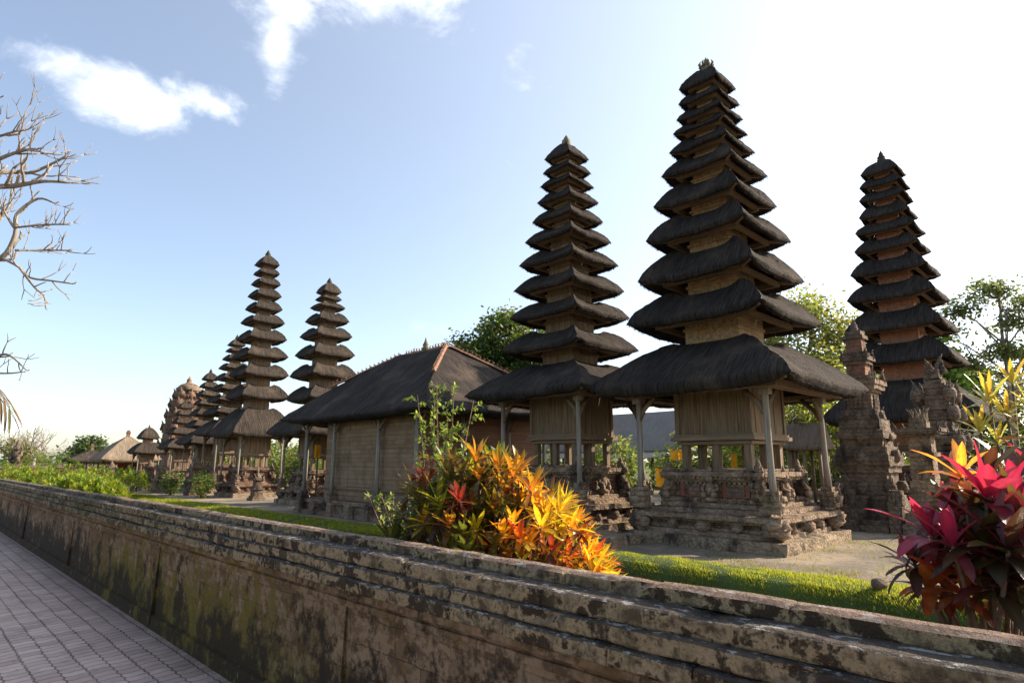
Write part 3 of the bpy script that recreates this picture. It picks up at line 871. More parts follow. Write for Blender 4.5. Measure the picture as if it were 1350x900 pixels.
def hall():
    cx, cy = 10.83, 14.6
    root = thing('thatched_hall', 'long pale block walled hall under one big black thatched hip roof with ornamented ridge', 'building', (cx, cy, GZ))
    ex, ey, ze, zr = 2.73, 3.6, 2.58, 4.68
    mb = MB(); thatch(mb, 0, 0, ex, ey, .10, 1.05, ze, zr, .13, .035, 1.12, .12, 21., strands=90, amp=.03)
    rf = mb.build('thatch_roof', M['thatch_brown_dark'], root)
    mb = MB()
    ridge_run(mb, (0, -1.08, zr - .03), (0, 1.05, zr - .03), 16, .07, .07)
    for sy_ in (-1, 1):
        for sx_ in (-1, 1):
            n = 18
            a = Vector((sx_ * .10, sy_ * 1.08, zr - .02)); b = Vector((sx_ * ex * .62, sy_ * (1.08 + (ey - 1.08) * .61), ze + .30 + (zr - ze - .3) * .41))
            ridge_run(mb, a, b, n, .065, .055)
    mb.build('ridge_tile', M['tile'], rf)
    mb = MB(); lathe(mb, (0, 0, zr), [(.1, 0), (.12, .06), (.07, .12), (.09, .18), (.05, .26), (.01, .4)], 8, .01); mb.build('finial', M['finial'], rf)
    mb = MB(); ring(mb, 2.35, 3.2, ze - .03, ze + .07, .10); mb.build('wall_plate', M['wood_h'], root)
    for j in range(15):
        y = -3.3 + j * .47
        for s_ in (-1, 1):
            mb = MB(); bar(mb, (s_ * 2.3, y, ze + .10), (s_ * 2.6, y, ze + .03), .05, .05); mb.build('rafter_end', M['wood'], root)
    # platform
    mb = MB()
    rbox(mb, -2.3, 2.3, -3.0, 3.1, -.05, .12, .14, .014); rbox(mb, -2.2, 2.2, -2.9, 3.0, .12, .32, .14, .012); rbox(mb, -2.26, 2.26, -2.96, 3.06, .32, .41, .14, .012)
    for y in np.linspace(-2.7, 2.8, 7):
        rbox(mb, -2.36, -2.18, y - .12, y + .12, .0, .36, .1, .012)
    mb.build('platform', M['stone'], root)
    # walls of horizontal boards, porch open at the far end
    mb = MB(); mb2 = MB(); me_ = [MB(), MB()]
    r = random.Random(3)
    z = .42
    while z < ze - .05:
        h = r.uniform(.13, .17)
        z2 = min(z + h, ze)
        for (y0, y1) in ((-2.6, -1.15), (-1.14, .55), (.56, 1.8)):
            d = r.uniform(-.006, .006)
            rbox(mb, -2.06 + d, -1.98, y0, y1, z + .003, z2, 9, 0)
        rbox(mb2, 1.98, 2.06, -2.6, 1.8, z + .003, z2, 9, 0)
        for y_ in (-2.6, 1.72):
            d = r.uniform(-.006, .006)
            rbox(me_[0 if y_ < 0 else 1], -1.97, 1.97, y_ + d, y_ + .08, z + .003, z2, 9, 0)
        z = z2
    mb.build('block_wall', M['bale_wall'], root); mb2.build('block_wall', M['bale_wall'], root)
    me_[0].build('end_wall', M['bale_wall_x'], root); me_[1].build('end_wall', M['bale_wall_x'], root)
    mb = MB(); rbox(mb, -2.12, -1.96, -2.68, 1.84, .72, .80, 9, 0); mb.build('wall_rail', M['wood_h'], root)
    mb = MB(); rbox(mb, -1.96, 1.96, -2.50, 1.72, ze - .04, ze + .02, 9, 0); mb.build('ceiling', M['wood'], root)
    # porch furniture: a raised bench and a door at the end
    mb = MB(); rbox(mb, -1.6, 1.6, 1.9, 2.7, .42, .78, .2, .01); mb.build('bench', M['stone'], root)
    for (x, y) in ((-2.20, 2.75), (-2.20, 1.12), (-2.20, -1.10), (-2.2, -2.72), (2.2, 2.75), (2.2, 1.1), (2.2, -1.1), (2.2, -2.72), (-.8, 2.75), (.8, 2.75), (-.8, -2.72), (.8, -2.72)):
        p = MB(); tube(p, [(x, y, .46), (x, y, 1.2), (x, y, ze + .02)], [.06, .052, .05], 8)
        po = p.build('post', M['post'], root)
        b = MB(); cbox(b, x, y, .12, .12, .36, .50, cell=.08, amp=.012); cbox(b, x, y, .09, .09, .50, .62, cell=.08, amp=.012)
        b.build('post_base', M['stone_dark'], po)
        b = MB()
        for dy in (-1, 1): tube(b, [(x, y + dy * .03, ze - .36), (x, y + dy * .14, ze - .2), (x, y + dy * .34, ze - .03)], [.025, .035, .03], 5)
        b.build('bracket', M['wood'], po)
    return root


M['thatch_brown_dark'] = m_thatch('hall_thatch', (.020, .018, .018), (.098, .078, .066), (.14, .10, .078))
hall()


# ------------------------------------------------------------------ small pavilions, rear halls
def pavilion(label, c, gz, ex, ey, ze, zr, thm='thatch_straw', ridge=.05, rz=0., fin=.3, wallm=None, th=.2, group=None):
    root = thing('thatched_pavilion', label, 'pavilion', (c[0], c[1], gz), group, rz)
    ze -= gz; zr -= gz
    mb = MB(); thatch(mb, 0, 0, ex, ey, .06, ridge, ze, zr, th, .02, 1.08, .22, c[0], strands=8, amp=.03)
    mb.build('thatch_roof', M[thm], root)
    f = MB(); cbox(f, 0, 0, .10, .10, zr - .08, zr + fin * .5, cell=.1, amp=.01); cbox(f, 0, 0, .13, .13, zr + fin * .5, zr + fin * .7, cell=.1, amp=.01); cbox(f, 0, 0, .08, .08, zr + fin * .7, zr + fin, cell=.1, amp=.01)
    f.build('finial', M['stone_red'], root)
    mb = MB(); cbox(mb, 0, 0, ex * .8, ey * .8, -.1, .28, cell=.3, amp=.02); mb.build('platform', M['stone'], root)
    for i in (-1, 0, 1):
        for j in (-1, 0, 1):
            if (i or j):
                p = MB(); tube(p, [(i * ex * .72, j * ey * .72, .28), (i * ex * .72, j * ey * .72, ze + .06)], .05, 6); p.build('post', M['wood'], root)
    mb = MB(); ring(mb, ex * .78, ey * .78, ze - .02, ze + .06, .09); mb.build('wall_plate', M['wood_h'], root)
    if wallm:
        mb = MB(); rbox(mb, ex * .55, ex * .62, -ey * .68, ey * .68, .28, ze, .3, .008); rbox(mb, -ex * .5, ex * .54, ey * .55, ey * .62, .28, ze, .3, .008)
        mb.build('back_wall', M[wallm], root)
    return root


pavilion('straw roofed open pavilion with a tall pointed roof at the far left end', (11.3, 49.0), .0, 1.8, 1.8, 1.68, 3.36, fin=.40, wallm='panel_red')
pavilion('smaller grey brown thatched pavilion left of the straw roofed pavilion', (11.2, 59.0), .0, 1.7, 1.7, 1.62, 2.55, 'thatch_brown', fin=.5)
pavilion('tiny tan thatched shrine roof seen between the posts right of the tallest tower', (19.0, 6.9), .2, .42, .6, 2.0, 2.75, 'thatch_straw', ridge=.5, fin=.0, th=.1)


def rear_hall(label, c, ex, ey, ze, zr, rz, mat):
    root = thing('rear_hall', label, 'building', (c[0], c[1], GZ), 'halls at the back of the courtyard', rz)
    mb = MB(); thatch(mb, 0, 0, ex, ey, .2, ey - ex * .7, ze, zr, .14, .01, 1.05, .3, c[0], amp=.02)
    mb.build('thatch_roof', M[mat], root)
    mb = MB(); ring(mb, ex * .97, ey * .985, ze - .30, ze + .03, .06); mb.build('white_fascia', M['fascia'], root)
    mb = MB(); cbox(mb, 0, 0, ex * .85, ey * .92, -.1, .15, cell=.6, amp=.02); mb.build('platform', M['stone'], root)
    for y in np.linspace(-ey * .85, ey * .85, 7):
        for x in (-ex * .8, ex * .8):
            p = MB(); tube(p, [(x, y, .15), (x, y, ze)], .07, 6); p.build('post', M['wood'], root)
    return root


M['thatch_grey'] = m_thatch('grey_shingle_thatch', (.23, .205, .185), (.34, .31, .285), (.30, .27, .24))
rear_hall('grey roofed hall with a white fascia behind the two nearest towers', (31.5, 21.8), 3.0, 5.6, 1.95, 4.3, 0, 'thatch_grey')
rear_hall('brown roofed hall with a white fascia farther back behind the tallest tower', (36.5, 16.0), 1.8, 2.3, 1.95, 3.2, 0, 'thatch_straw')


def parasol(label, c, r, z, group):
    root = thing('saffron_umbrella', label, 'umbrella', (c[0], c[1], GZ), group)
    mb = MB(); tube(mb, [(0, 0, 0), (0, 0, z + .25)], .025, 6); mb.build('pole', M['wood'], root)
    mb = MB(); lathe(mb, (0, 0, 0), [(r, z - .25), (r * 1.02, z - .22), (r, z), (r * .6, z + .12), (.03, z + .2)], 14, .01); mb.build('canopy', M['cloth'], root)


def banner(label, c, w, z0, z1, rz):
    root = thing('draped_cloth_post', label, 'cloth', (c[0], c[1], GZ), 'saffron cloths hung among the shrines', rz)
    mb = MB(); tube(mb, [(0, .04, 0), (0, .04, z1 + .1)], .03, 6); bar(mb, (-w, .04, z1), (w, .04, z1), .04, .04); mb.build('pole', M['wood'], root)
    mb = MB(); vs = []; fs = []
    for i in range(9):
        for j in range(6):
            u = -1 + i / 4; q = j / 5
            vs.append((u * w, .03 * math.sin(u * 9 + q), z1 + (z0 - z1) * q + .02 * math.sin(u * 5)))
    for i in range(8):
        for j in range(5): fs.append((i * 6 + j, i * 6 + 6 + j, i * 6 + 7 + j, i * 6 + j + 1))
    mb.add(vs, fs, smooth=True); mb.build('cloth', M['cloth'], root)


banner('saffron cloth hung low between the two nearest towers, left of the carved base', (16.6, 10.25), .26, .70, 1.25, R(-45))
banner('small saffron cloth seen above the altar of the tallest tower', (22.1, 13.0), .28, 1.5, 1.9, R(-45))
banner('narrow saffron cloth strip on a post behind the tallest tower, right of the others', (23.2, 11.2), .12, .7, 1.75, R(-45))
banner('small orange cloth tied to a post on the far porch of the long hall', (9.25, 17.85), .09, 1.55, 1.95, R(-45))


# ------------------------------------------------------------------ stone shrines on the right
def stack(mb, layers, cell, amp, seed):
    for (h, z0, z1) in layers:
        cbox(mb, 0, 0, h, h, z0, z1, cell=cell, amp=amp, seed=seed)


def shrine_tower():
    u = .0173 / 1.414
    root = thing('stone_shrine', 'tall carved stone shrine column with a narrow brick neck, right of the tallest tower', 'shrine', (15.85, 4.44, GZ))
    Zy = lambda y: (708 - y) * .0178
    L = [(707, 690, 54), (690, 676, 49), (676, 668, 45), (668, 640, 38), (640, 632, 43), (632, 620, 47), (620, 608, 41), (608, 598, 36), (598, 588, 41), (588, 574, 34), (574, 562, 29)]
    mb = MB(); stack(mb, [(w * u, Zy(a), Zy(b)) for a, b, w in L], .09, .022, 3.)
    for q in range(4):
        a = q * math.pi / 2; d = Vector((math.cos(a), math.sin(a), 0)); t = Vector((-d.y, d.x, 0))
        for zz, rr, s_ in ((.9, .62, .2), (1.55, .55, .22), (2.0, .44, .2), (2.45, .36, .16)):
            blob(mb, tuple((d + t) * rr * .82 + Vector((0, 0, zz))), (s_ * .6, s_ * .6, s_ * .6), 8, .5)
            flame(mb, (d + t) * rr * .84 + Vector((0, 0, zz)), d + t, s_ * 1.5, .06, .035)
            blob(mb, tuple(d * rr + Vector((0, 0, zz))), (s_ * .55, s_ * .55, s_ * .7), 8, .5)
    mb.build('stepped_base', M['stone_dark'], root)
    L = [(562, 540, 23), (540, 536, 27), (536, 530, 33), (530, 524, 36), (524, 518, 28)]
    mb = MB(); stack(mb, [(w * u, Zy(a), Zy(b)) for a, b, w in L], .07, .014, 5.)
    for q in range(4):
        a = q * math.pi / 2; d = Vector((math.cos(a), math.sin(a), 0)); t = Vector((-d.y, d.x, 0))
        flame(mb, (d + t) * .36 + Vector((0, 0, Zy(526))), d + t, .34, .08, .04)
    ni = mb.build('niche_body', M['stone'], root)
    for d in ((-1, 0), (0, -1)):
        for k in (-.14, -.05, .05, .14):
            x, y = (d[0] * .295, k) if d[0] else (k, d[1] * .295)
            mb = MB(); cbox(mb, x, y, .02, .02, Zy(560), Zy(543), cell=9, amp=0); mb.build('niche_bar', M['stone_dark'], ni)
    mb = MB()
    stack(mb, [(16 * u, Zy(518), Zy(502))], .06, .01, 6.); mb.build('brick_neck', M['brick'], root)
    mb = MB(); stack(mb, [(14 * u, Zy(486), Zy(468))], .06, .01, 6.); mb.build('brick_neck', M['brick'], root)
    mb = MB()
    stack(mb, [(20 * u, Zy(502), Zy(497)), (24 * u, Zy(497), Zy(491)), (19 * u, Zy(491), Zy(486)), (18 * u, Zy(468), Zy(463)), (14 * u, Zy(463), Zy(457))], .06, .016, 7.)
    for q in range(4):
        a = q * math.pi / 2; d = Vector((math.cos(a), math.sin(a), 0)); t = Vector((-d.y, d.x, 0))
        flame(mb, (d + t) * .24 + Vector((0, 0, Zy(494))), d + t, .24, .05, .03)
    mb.build('neck_cornice', M['stone_dark'], root)
    finial(root, Zy(457), Zy(438), .10, False, 'stone_dark')
    # flight of steps with carved side wings
    mb = MB()
    for i in range(6):
        rbox(mb, -1.15 + i * .10, -.72, -.55 , .15, i * .12, (i + 1) * .12, .12, .012)
    mb.build('steps', M['stone_dark'], root)
    for y in (-.68, .24):
        mb = MB(); rbox(mb, -1.1, -.70, y - .10, y + .10, 0, .55, .1, .02); rbox(mb, -.95, -.70, y - .12, y + .12, .55, .85, .1, .02)
        flame(mb, (-1.0, y, .5), (-1, 0, 0), .4, .08, .05)
        mb.build('stair_wing', M['stone_dark'], root)


def split_gate():
    root = thing('stone_gate_tower', 'rugged stack of weathered stone slabs with carved crest, in front of the far right tower', 'gate', (18.9, 3.55, GZ))
    mb = MB(); r = random.Random(5); z = -.05
    hs = [.92, .9, .84, .78, .76, .82, .86, .77, .70, .64, .62, .62, .58, .57, .57, .6, .62, .57, .60, .58, .56, .58, .52, .50, .46, .48, .40, .34, .28]
    for i, h in enumerate(hs):
        dz = r.uniform(.11, .155)
        ox, oy = r.uniform(-.03, .03), r.uniform(-.03, .03)
        rbox(mb, -h * .62 + ox, h * .62 + ox, -h * .55 + oy, h * .42 + oy, z, z + dz - .008, .1, .028, i * 1.3); z += dz
    for q in range(4):
        a = q * math.pi / 2 + math.pi / 4; d = Vector((math.cos(a), math.sin(a), 0))
        for zz in (1.1, 1.9, 2.6, 3.1):
            rr = .78 - zz * .09
            blob(mb, tuple(d * rr + Vector((0, 0, zz))), (.15, .15, .2), 8, .5); flame(mb, d * rr + Vector((0, 0, zz)), d, .42, .1, .05)
    mb.build('stone_stack', M['stone_dark'], root)
    mb = MB(); flame(mb, (.15, -.1, z - .12), (.3, -.3, 0), .55, .14, .07); flame(mb, (-.1, .05, z - .1), (-.3, .3, 0), .38, .10, .06); mb.build('crest', M['stone_dark'], root)


def offering_shrine():
    root = thing('offering_shrine', 'small stone pedestal shrine with a wide tray and pale carved crown, behind the red plants', 'shrine', (15.1, 3.2, GZ))
    mb = MB(); stack(mb, [(.42, -.05, .2), (.36, .2, .42), (.28, .42, .5), (.24, .5, 1.05), (.20, 1.05, 1.55), (.26, 1.55, 1.63), (.2, 1.63, 1.95)], .08, .014, 9.); mb.build('pedestal', M['stone'], root)
    mb = MB(); stack(mb, [(.30, 1.95, 2.0), (.38, 2.0, 2.05), (.42, 2.05, 2.12)], .08, .012, 2.)
    for q in range(4):
        a = q * math.pi / 2 + math.pi / 4; d = Vector((math.cos(a), math.sin(a), 0)); flame(mb, d * .52 + Vector((0, 0, 2.06)), d, .2, .05, .03)
    mb.build('tray', M['stone_dark'], root)
    mb = MB(); cbox(mb, 0, 0, .16, .16, 2.12, 2.25, cell=.08, amp=.01)
    for q in range(8):
        a = q * math.pi / 4; d = Vector((math.cos(a), math.sin(a), 0)); flame(mb, d * .13 + Vector((0, 0, 2.22)), d, .32, .04, .03)
    mb.build('crown', M['stone_pale'], root)


shrine_tower(); split_gate(); offering_shrine()

mb = MB(); rbox(mb, -.45, .45, -.45, .45, -.03, .17, .09, .012)
tag(mb.build('stone_slab', M['stone_pale'], None, (9.35, 7.05, GZ)), 'low pale stone slab on the courtyard between the two nearest towers', 'slab')


def small_shrine(label, c, s, mat):
    root = thing('pedestal_shrine', label, 'shrine', (c[0], c[1], GZ), 'small stone shrines of the far row')
    mb = MB(); stack(mb, [(.5 * s, -.05, .2 * s), (.42 * s, .2 * s, .35 * s), (.34 * s, .35 * s, .8 * s), (.44 * s, .8 * s, .92 * s), (.3 * s, .92 * s, 1.1 * s), (.25 * s, 1.1 * s, 1.5 * s), (.36 * s, 1.5 * s, 1.62 * s)], .14, .02, c[1]); b = mb.build('pedestal', M[mat], root)
    mb = MB(); lathe(mb, (0, 0, 1.62 * s), [(.28 * s, 0), (.2 * s, .12 * s), (.22 * s, .2 * s), (.1 * s, .32 * s), (.02, .5 * s)], 8, .02)
    for q in range(4):
        a = q * math.pi / 2 + math.pi / 4; d = Vector((math.cos(a), math.sin(a), 0)); flame(mb, d * .42 * s + Vector((0, 0, 1.55 * s)), d, .28 * s, .07 * s, .04)
    mb.build('crown', M[mat], root)


small_shrine('small carved stone shrine between the long hall and the nine roofed tower', (12.6, 18.75), 1., 'stone')
small_shrine('stone pedestal shrine between the two tallest far left towers, beside the lawn', (10.0, 23.9), .5, 'stone_dark')
small_shrine('weathered stone shrine left of the tallest far left tower', (9.6, 29.4), .75, 'stone_red')
small_shrine('low stone shrine standing before the seven roofed tower', (9.2, 33.2), .7, 'stone')
small_shrine('reddish stone shrine standing before the five roofed tower', (9.6, 36.6), .72, 'stone_red')
small_shrine('small stone shrine nearest to the far left straw pavilion', (9.8, 45.6), .7, 'stone_dark')


def kori_gate():
    root = thing('stepped_gate_tower', 'tall stepped brick and stone gate tower with a rounded top, behind the far left row', 'gate', (15.6, 51.5, GZ))
    k = .0575 / 1.414
    Zy = lambda y: (635 - y) * .0588
    L = [(640, 600, 40), (600, 590, 44), (590, 574, 36), (574, 567, 39), (567, 558, 32), (558, 551, 34), (551, 543, 27), (543, 537, 29), (537, 530, 22), (530, 525, 23), (525, 519, 16)]
    mb = MB(); stack(mb, [(w * k * .8, Zy(a), Zy(b)) for a, b, w in L], .3, .07, 1.)
    for a, b, w in L[1::2]:
        for q in range(8):
            an = q * math.pi / 4; d = Vector((math.cos(an), math.sin(an), 0)); rr = w * k * .8 * (1.3 if q % 2 else .98)
            flame(mb, d * rr + Vector((0, 0, Zy(b) - .2)), d, .75, .2, .12); blob(mb, tuple(d * rr * .95 + Vector((0, 0, Zy(b)))), (.3, .3, .3), 7, .4)
    mb.build('stepped_body', M['stone_red'], root)
    mb = MB(); lathe(mb, (0, 0, Zy(519)), [(.8, 0), (.85, .2), (.6, .45), (.25, .6), (.18, .7), (.2, .85), (.06, 1.0), (.02, 1.15)], 10, .05); mb.build('rounded_top', M['stone'], root)


kori_gate()


def brick_wall(label, p, q, h, t, mat='brick'):
    p, q = Vector((*p, 0)), Vector((*q, 0)); d = q - p; L = d.length
    root = thing('brick_wall', label, 'wall', tuple(p), None, math.atan2(d.y, d.x))
    mb = MB(); rbox(mb, 0, L, -t / 2, t / 2, -.1, h - .22, .5, .012); mb.build('wall_body', M[mat], root)
    mb = MB(); rbox(mb, -.06, L + .06, -t / 2 - .08, t / 2 + .08, h - .22, h - .08, .5, .012); rbox(mb, -.02, L + .02, -t / 2 - .02, t / 2 + .02, h - .08, h, .5, .012); mb.build('cap', M['stone_dark'], root)
    mb = MB()
    for x in np.arange(1, L, 3.5):
        rbox(mb, x, x + .4, -t / 2 - .07, -t / 2 - .003, -.1, h - .22, .3, .01)
    mb.build('pilaster', M[mat], root)


brick_wall('long red brick wall closing the courtyard at the far left', (24., 63.), (2.9, 63.), 1.35, .5)

# ------------------------------------------------------------------ vegetation
def lerp3(a, b, t): return tuple(a[i] + (b[i] - a[i]) * t for i in range(3))
def vary(c, s=.2):
    j = random.uniform(1 - s, 1 + s)
    return tuple(max(.003, x * j * random.uniform(1 - s * .4, 1 + s * .4)) for x in c)


def leaf(mb, p, d, L, W, droop, col, tipcol=None, nseg=5, fold=.25, widest=.5, up=Vector((0, 0, 1))):
    """one blade: folded along its midrib, tapering at both ends, bending down by droop"""
    p = Vector(p); d = Vector(d).normalized()
    s = d.cross(up)
    s = s.normalized() if s.length > .05 else d.orthogonal().normalized()
    n = s.cross(d).normalized()
    tw = random.uniform(-.5, .5)
    vs = []; cs = []; fs = []; uvs = []; u0 = random.uniform(0, 40)
    q = p.copy(); dd = d.copy()
    for i in range(nseg + 1):
        t = i / nseg
        w = W * (math.sin(math.pi * min(1, (t / widest) * .5 if t < widest else .5 + .5 * (t - widest) / (1 - widest))) ** .85 + .06) * (1 if i < nseg else .12)
        ss = (s * math.cos(tw * t) + n * math.sin(tw * t))
        nn = ss.cross(dd).normalized()
        c = lerp3(col, tipcol, t) if tipcol else col
        wv = .06 * W * math.sin(t * 13 + p.x * 40)
        vs += [q - ss * w + nn * (w * fold + wv), q, q + ss * w + nn * (w * fold - wv)]
        mid = lerp3(c, (min(1, c[0] * 1.35 + .02), min(1, c[1] * 1.35 + .02), c[2]), .6)
        cs += [c, mid, c]; uvs += [(u0, t * 2 + u0), (u0 + .5, t * 2 + u0), (u0 + 1, t * 2 + u0)]
        if i < nseg:
            q = q + dd * (L / nseg)
            dd = (dd + Vector((0, 0, -droop / nseg))).normalized()
            for a in (0, 1):
                k = i * 3 + a; fs.append((k, k + 1, k + 4, k + 3))
    mb.add(vs, fs, uv=uvs, col=cs, smooth=True)


def rosette(mb, p, axis, n, L, W, droop, cfun, spread=(15, 95), nseg=5, fold=.25, widest=.5):
    axis = Vector(axis).normalized(); s = axis.orthogonal().normalized(); t = axis.cross(s)
    for i in range(n):
        f = (i + .5) / n
        a = i * 2.39996 + random.uniform(-.3, .3); e = R(spread[0] + (spread[1] - spread[0]) * f + random.uniform(-9, 9))
        d = axis * math.cos(e) + (s * math.cos(a) + t * math.sin(a)) * math.sin(e)
        l = L * random.uniform(.8, 1.15) * (.72 + .28 * math.sin(math.pi * min(1, f + .15)))
        c, tc = cfun(f)
        leaf(mb, Vector(p) - axis * L * .12 * f, d, l, W * random.uniform(.8, 1.15), droop * random.uniform(.5, 1.4) * (.3 + f), c, tc, nseg, fold, widest)


def cloud(mb, ells, n, size, cols, flat=.0, clump=.35, per=14, hollow=.55, aspect=.5):
    """many small leaf faces in clumps spread through ellipsoids (centre, radii)"""
    vols = np.array([e[1][0] * e[1][1] * e[1][2] for e in ells]) ** .75; vols /= vols.sum()
    ncl = max(1, n // per)
    pick = rng.choice(len(ells), ncl, p=vols)
    C = np.array([e[0] for e in ells], float)[pick]; RR = np.array([e[1] for e in ells], float)[pick]
    d = rng.normal(size=(ncl, 3)); d /= np.linalg.norm(d, axis=1)[:, None]
    rad = hollow + (1 - hollow) * rng.random(ncl) ** .8
    rad *= 1 + .18 * np.sin(d[:, 0] * 7 + C[:, 1]) * np.cos(d[:, 2] * 6 + C[:, 0])
    P = C + d * RR * rad[:, None]
    cl = np.array(cols)[rng.integers(0, len(cols), ncl)] * rng.uniform(.7, 1.3, (ncl, 1))
    P = np.repeat(P, per, 0) + rng.normal(size=(ncl * per, 3)) * clump * np.array([1, 1, .7])
    cl = np.repeat(cl, per, 0) * rng.uniform(.75, 1.25, (ncl * per, 1))
    N = len(P)
    a = rng.normal(size=(N, 3)); a[:, 2] *= .6; a[:, 2] -= flat; a /= np.linalg.norm(a, axis=1)[:, None]
    b = rng.normal(size=(N, 3)); b -= a * (a * b).sum(1)[:, None]; b /= np.linalg.norm(b, axis=1)[:, None]
    sz = size * rng.uniform(.6, 1.3, (N, 1))
    nrm = np.cross(a, b)
    V = np.stack([P - a * sz, P + b * sz * aspect + nrm * sz * .12, P + a * sz, P - b * sz * aspect + nrm * sz * .12], 1).reshape(-1, 3)
    base = len(mb.v)
    mb.v.extend(map(tuple, V.tolist()))
    mb.f.extend([(base + 4 * i, base + 4 * i + 1, base + 4 * i + 2, base + 4 * i + 3) for i in range(N)])
    mb.uv.extend([None] * N); mb.sm.extend([False] * N)
    mb.col.extend(np.repeat(cl, 4, 0).tolist())


def tree(label, c, gz, h, r0, ells, n, size, cols, name='leafy_tree', cat='tree', group=None, clump=.35, bark='bark', limbs=7, **kw):
    root = thing(name, label, cat, (c[0], c[1], gz), group)
    mb = MB()
    bend = [Vector((random.uniform(-.05, .05) * h * t, random.uniform(-.05, .05) * h * t, h * t)) for t in (0, .25, .5, .75, 1)]
    tube(mb, bend, [r0 * 1.25, r0, r0 * .8, r0 * .55, r0 * .25], 8)
    for i in range(limbs):
        e = ells[i % len(ells)]; t = random.uniform(.35, .9)
        b = bend[min(3, int(t * 4))].lerp(bend[min(4, int(t * 4) + 1)], t * 4 % 1)
        tgt = Vector(e[0]) + Vector((random.uniform(-.6, .6) * e[1][0], random.uniform(-.6, .6) * e[1][1], random.uniform(-.5, .6) * e[1][2]))
        mid = b.lerp(tgt, .5) + Vector((random.uniform(-.2, .2), random.uniform(-.2, .2), .12 * h * .3))
        tube(mb, [b, mid, tgt], [r0 * .38, r0 * .25, r0 * .08], 5)
        for _ in range(3):
            t2 = tgt + Vector((random.uniform(-1, 1) * e[1][0] * .6, random.uniform(-1, 1) * e[1][1] * .6, random.uniform(-.1, .7) * e[1][2]))
            tube(mb, [mid.lerp(tgt, random.random()), tgt.lerp(t2, .5), t2], [r0 * .14, r0 * .09, r0 * .03], 4)
    mb.build('trunk', M[bark], root)
    mb = MB(); cloud(mb, ells, n, size, cols, clump=clump, **kw); mb.build('crown', M['leaf'], root)
    return root


def place(lat, D):
    return (math.cos(HEAD) * D + math.sin(HEAD) * lat, math.sin(HEAD) * D - math.cos(HEAD) * lat)


G_DK = [(.035, .065, .014), (.05, .09, .018), (.065, .11, .02)]
G_MD = [(.06, .11, .02), (.09, .15, .025), (.12, .17, .03)]
G_LT = [(.13, .17, .03), (.18, .21, .045), (.10, .15, .03), (.22, .22, .06)]
G_LIME = [(.15, .23, .025), (.20, .28, .03), (.11, .18, .02), (.24, .27, .04)]

x, y = place(-.75, 36); tree('dense dark green tree rising behind the long hall roof', (x, y), .2, 8.5, .3, [((.2, -.2, 8.2), (1.7, 1.7, 2.2)), ((-1.1, 1.1, 6.8), (1.9, 2.0, 2.0)), ((1.4, -1.4, 7.0), (2.0, 2.0, 2.0)), ((0, 0, 5.0), (3.0, 2.8, 2.2))], 24000, .15, G_DK + G_MD[:1] + [(.11, .12, .02)], clump=.3)
x, y = place(18.6, 38); tree('airy yellow green tree showing between the two tall towers on the right', (x, y), .2, 11, .22, [((0, 0, 10.3), (1.7, 1.7, 2.0)), ((1.7, -1.6, 9.4), (1.7, 1.5, 1.6)), ((-1.7, 1.6, 8.6), (1.6, 1.5, 1.6)), ((.3, -.3, 7.2), (2.8, 2.6, 1.8)), ((0, 0, 4.6), (2.8, 2.6, 2.0))], 13500, .15, [(.18, .22, .045), (.24, .26, .06), (.14, .19, .04), (.28, .27, .08)], clump=.42, hollow=.2)
x, y = place(24.6, 30.5)
tree('tall open crowned tree with sparse leaf sprays at the right edge', (x, y), .2, 10.2, .14, [((0, 0, 10.0), (1.2, 1.2, .6)), ((1.3, -1.3, 9.4), (1.3, 1.2, .5)), ((-1.2, 1.2, 9.0), (.9, .9, .5)), ((.6, -.6, 8.4), (1.0, .9, .45)), ((-1.9, 1.9, 7.8), (1.0, .9, .45)), ((1.9, -1.9, 8.0), (1.1, 1, .5)), ((.2, -.2, 6.9), (1.2, 1, .5)), ((-1.2, 1.2, 6.3), (.9, .9, .45)), ((1.4, -1.4, 6.4), (1.1, 1, .5))], 6200, .115, [(.11, .14, .045), (.13, .16, .05), (.08, .11, .03)], clump=.28, hollow=.1, limbs=18, bark='bark_pale')
x, y = place(24.5, 34); tree('dark bushy tree behind the far right tower and red plants', (x, y), .2, 5.5, .2, [((0, 0, 5.6), (1.9, 1.9, 1.3)), ((1.6, -1.6, 5.0), (2.2, 2, 1.6)), ((-1.6, 1.6, 4.4), (1.6, 1.6, 1.6)), ((.5, -.5, 2.6), (3.4, 3.2, 2.2))], 10000, .15, G_DK, clump=.32)
x, y = place(20.6, 30); tree('bright green broad leaved tree just right of the far right tower', (x, y), .2, 6.8, .14, [((0, 0, 6.6), (.75, .75, .9)), ((.5, -.5, 5.4), (.9, .9, .9)), ((-.2, .2, 4.2), (1.1, 1.1, 1.1))], 2200, .22, [(.09, .17, .03), (.12, .20, .035)], clump=.28)
x, y = place(11.4, 25); tree('leafy green tree lit from behind, seen under the eaves of the tallest tower', (x, y), .2, 3.6, .14, [((0, 0, 3.4), (1.5, 1.5, 1.3)), ((.9, -.8, 2.2), (1.5, 1.4, 1.4)), ((-1.1, 1.1, 1.8), (1.5, 1.4, 1.3))], 5200, .11, G_LT + G_LIME, clump=.24)
x, y = place(15.6, 27); tree('second backlit leafy tree, behind the stone shrine column', (x, y), .2, 3.8, .14, [((0, 0, 4.4), (1.4, 1.4, 1.2)), ((1.0, -1.0, 2.6), (1.9, 1.8, 1.6)), ((-1.1, 1.1, 2.4), (1.6, 1.5, 1.5))], 5200, .11, G_LT + G_LIME[:2] + G_MD, clump=.24)

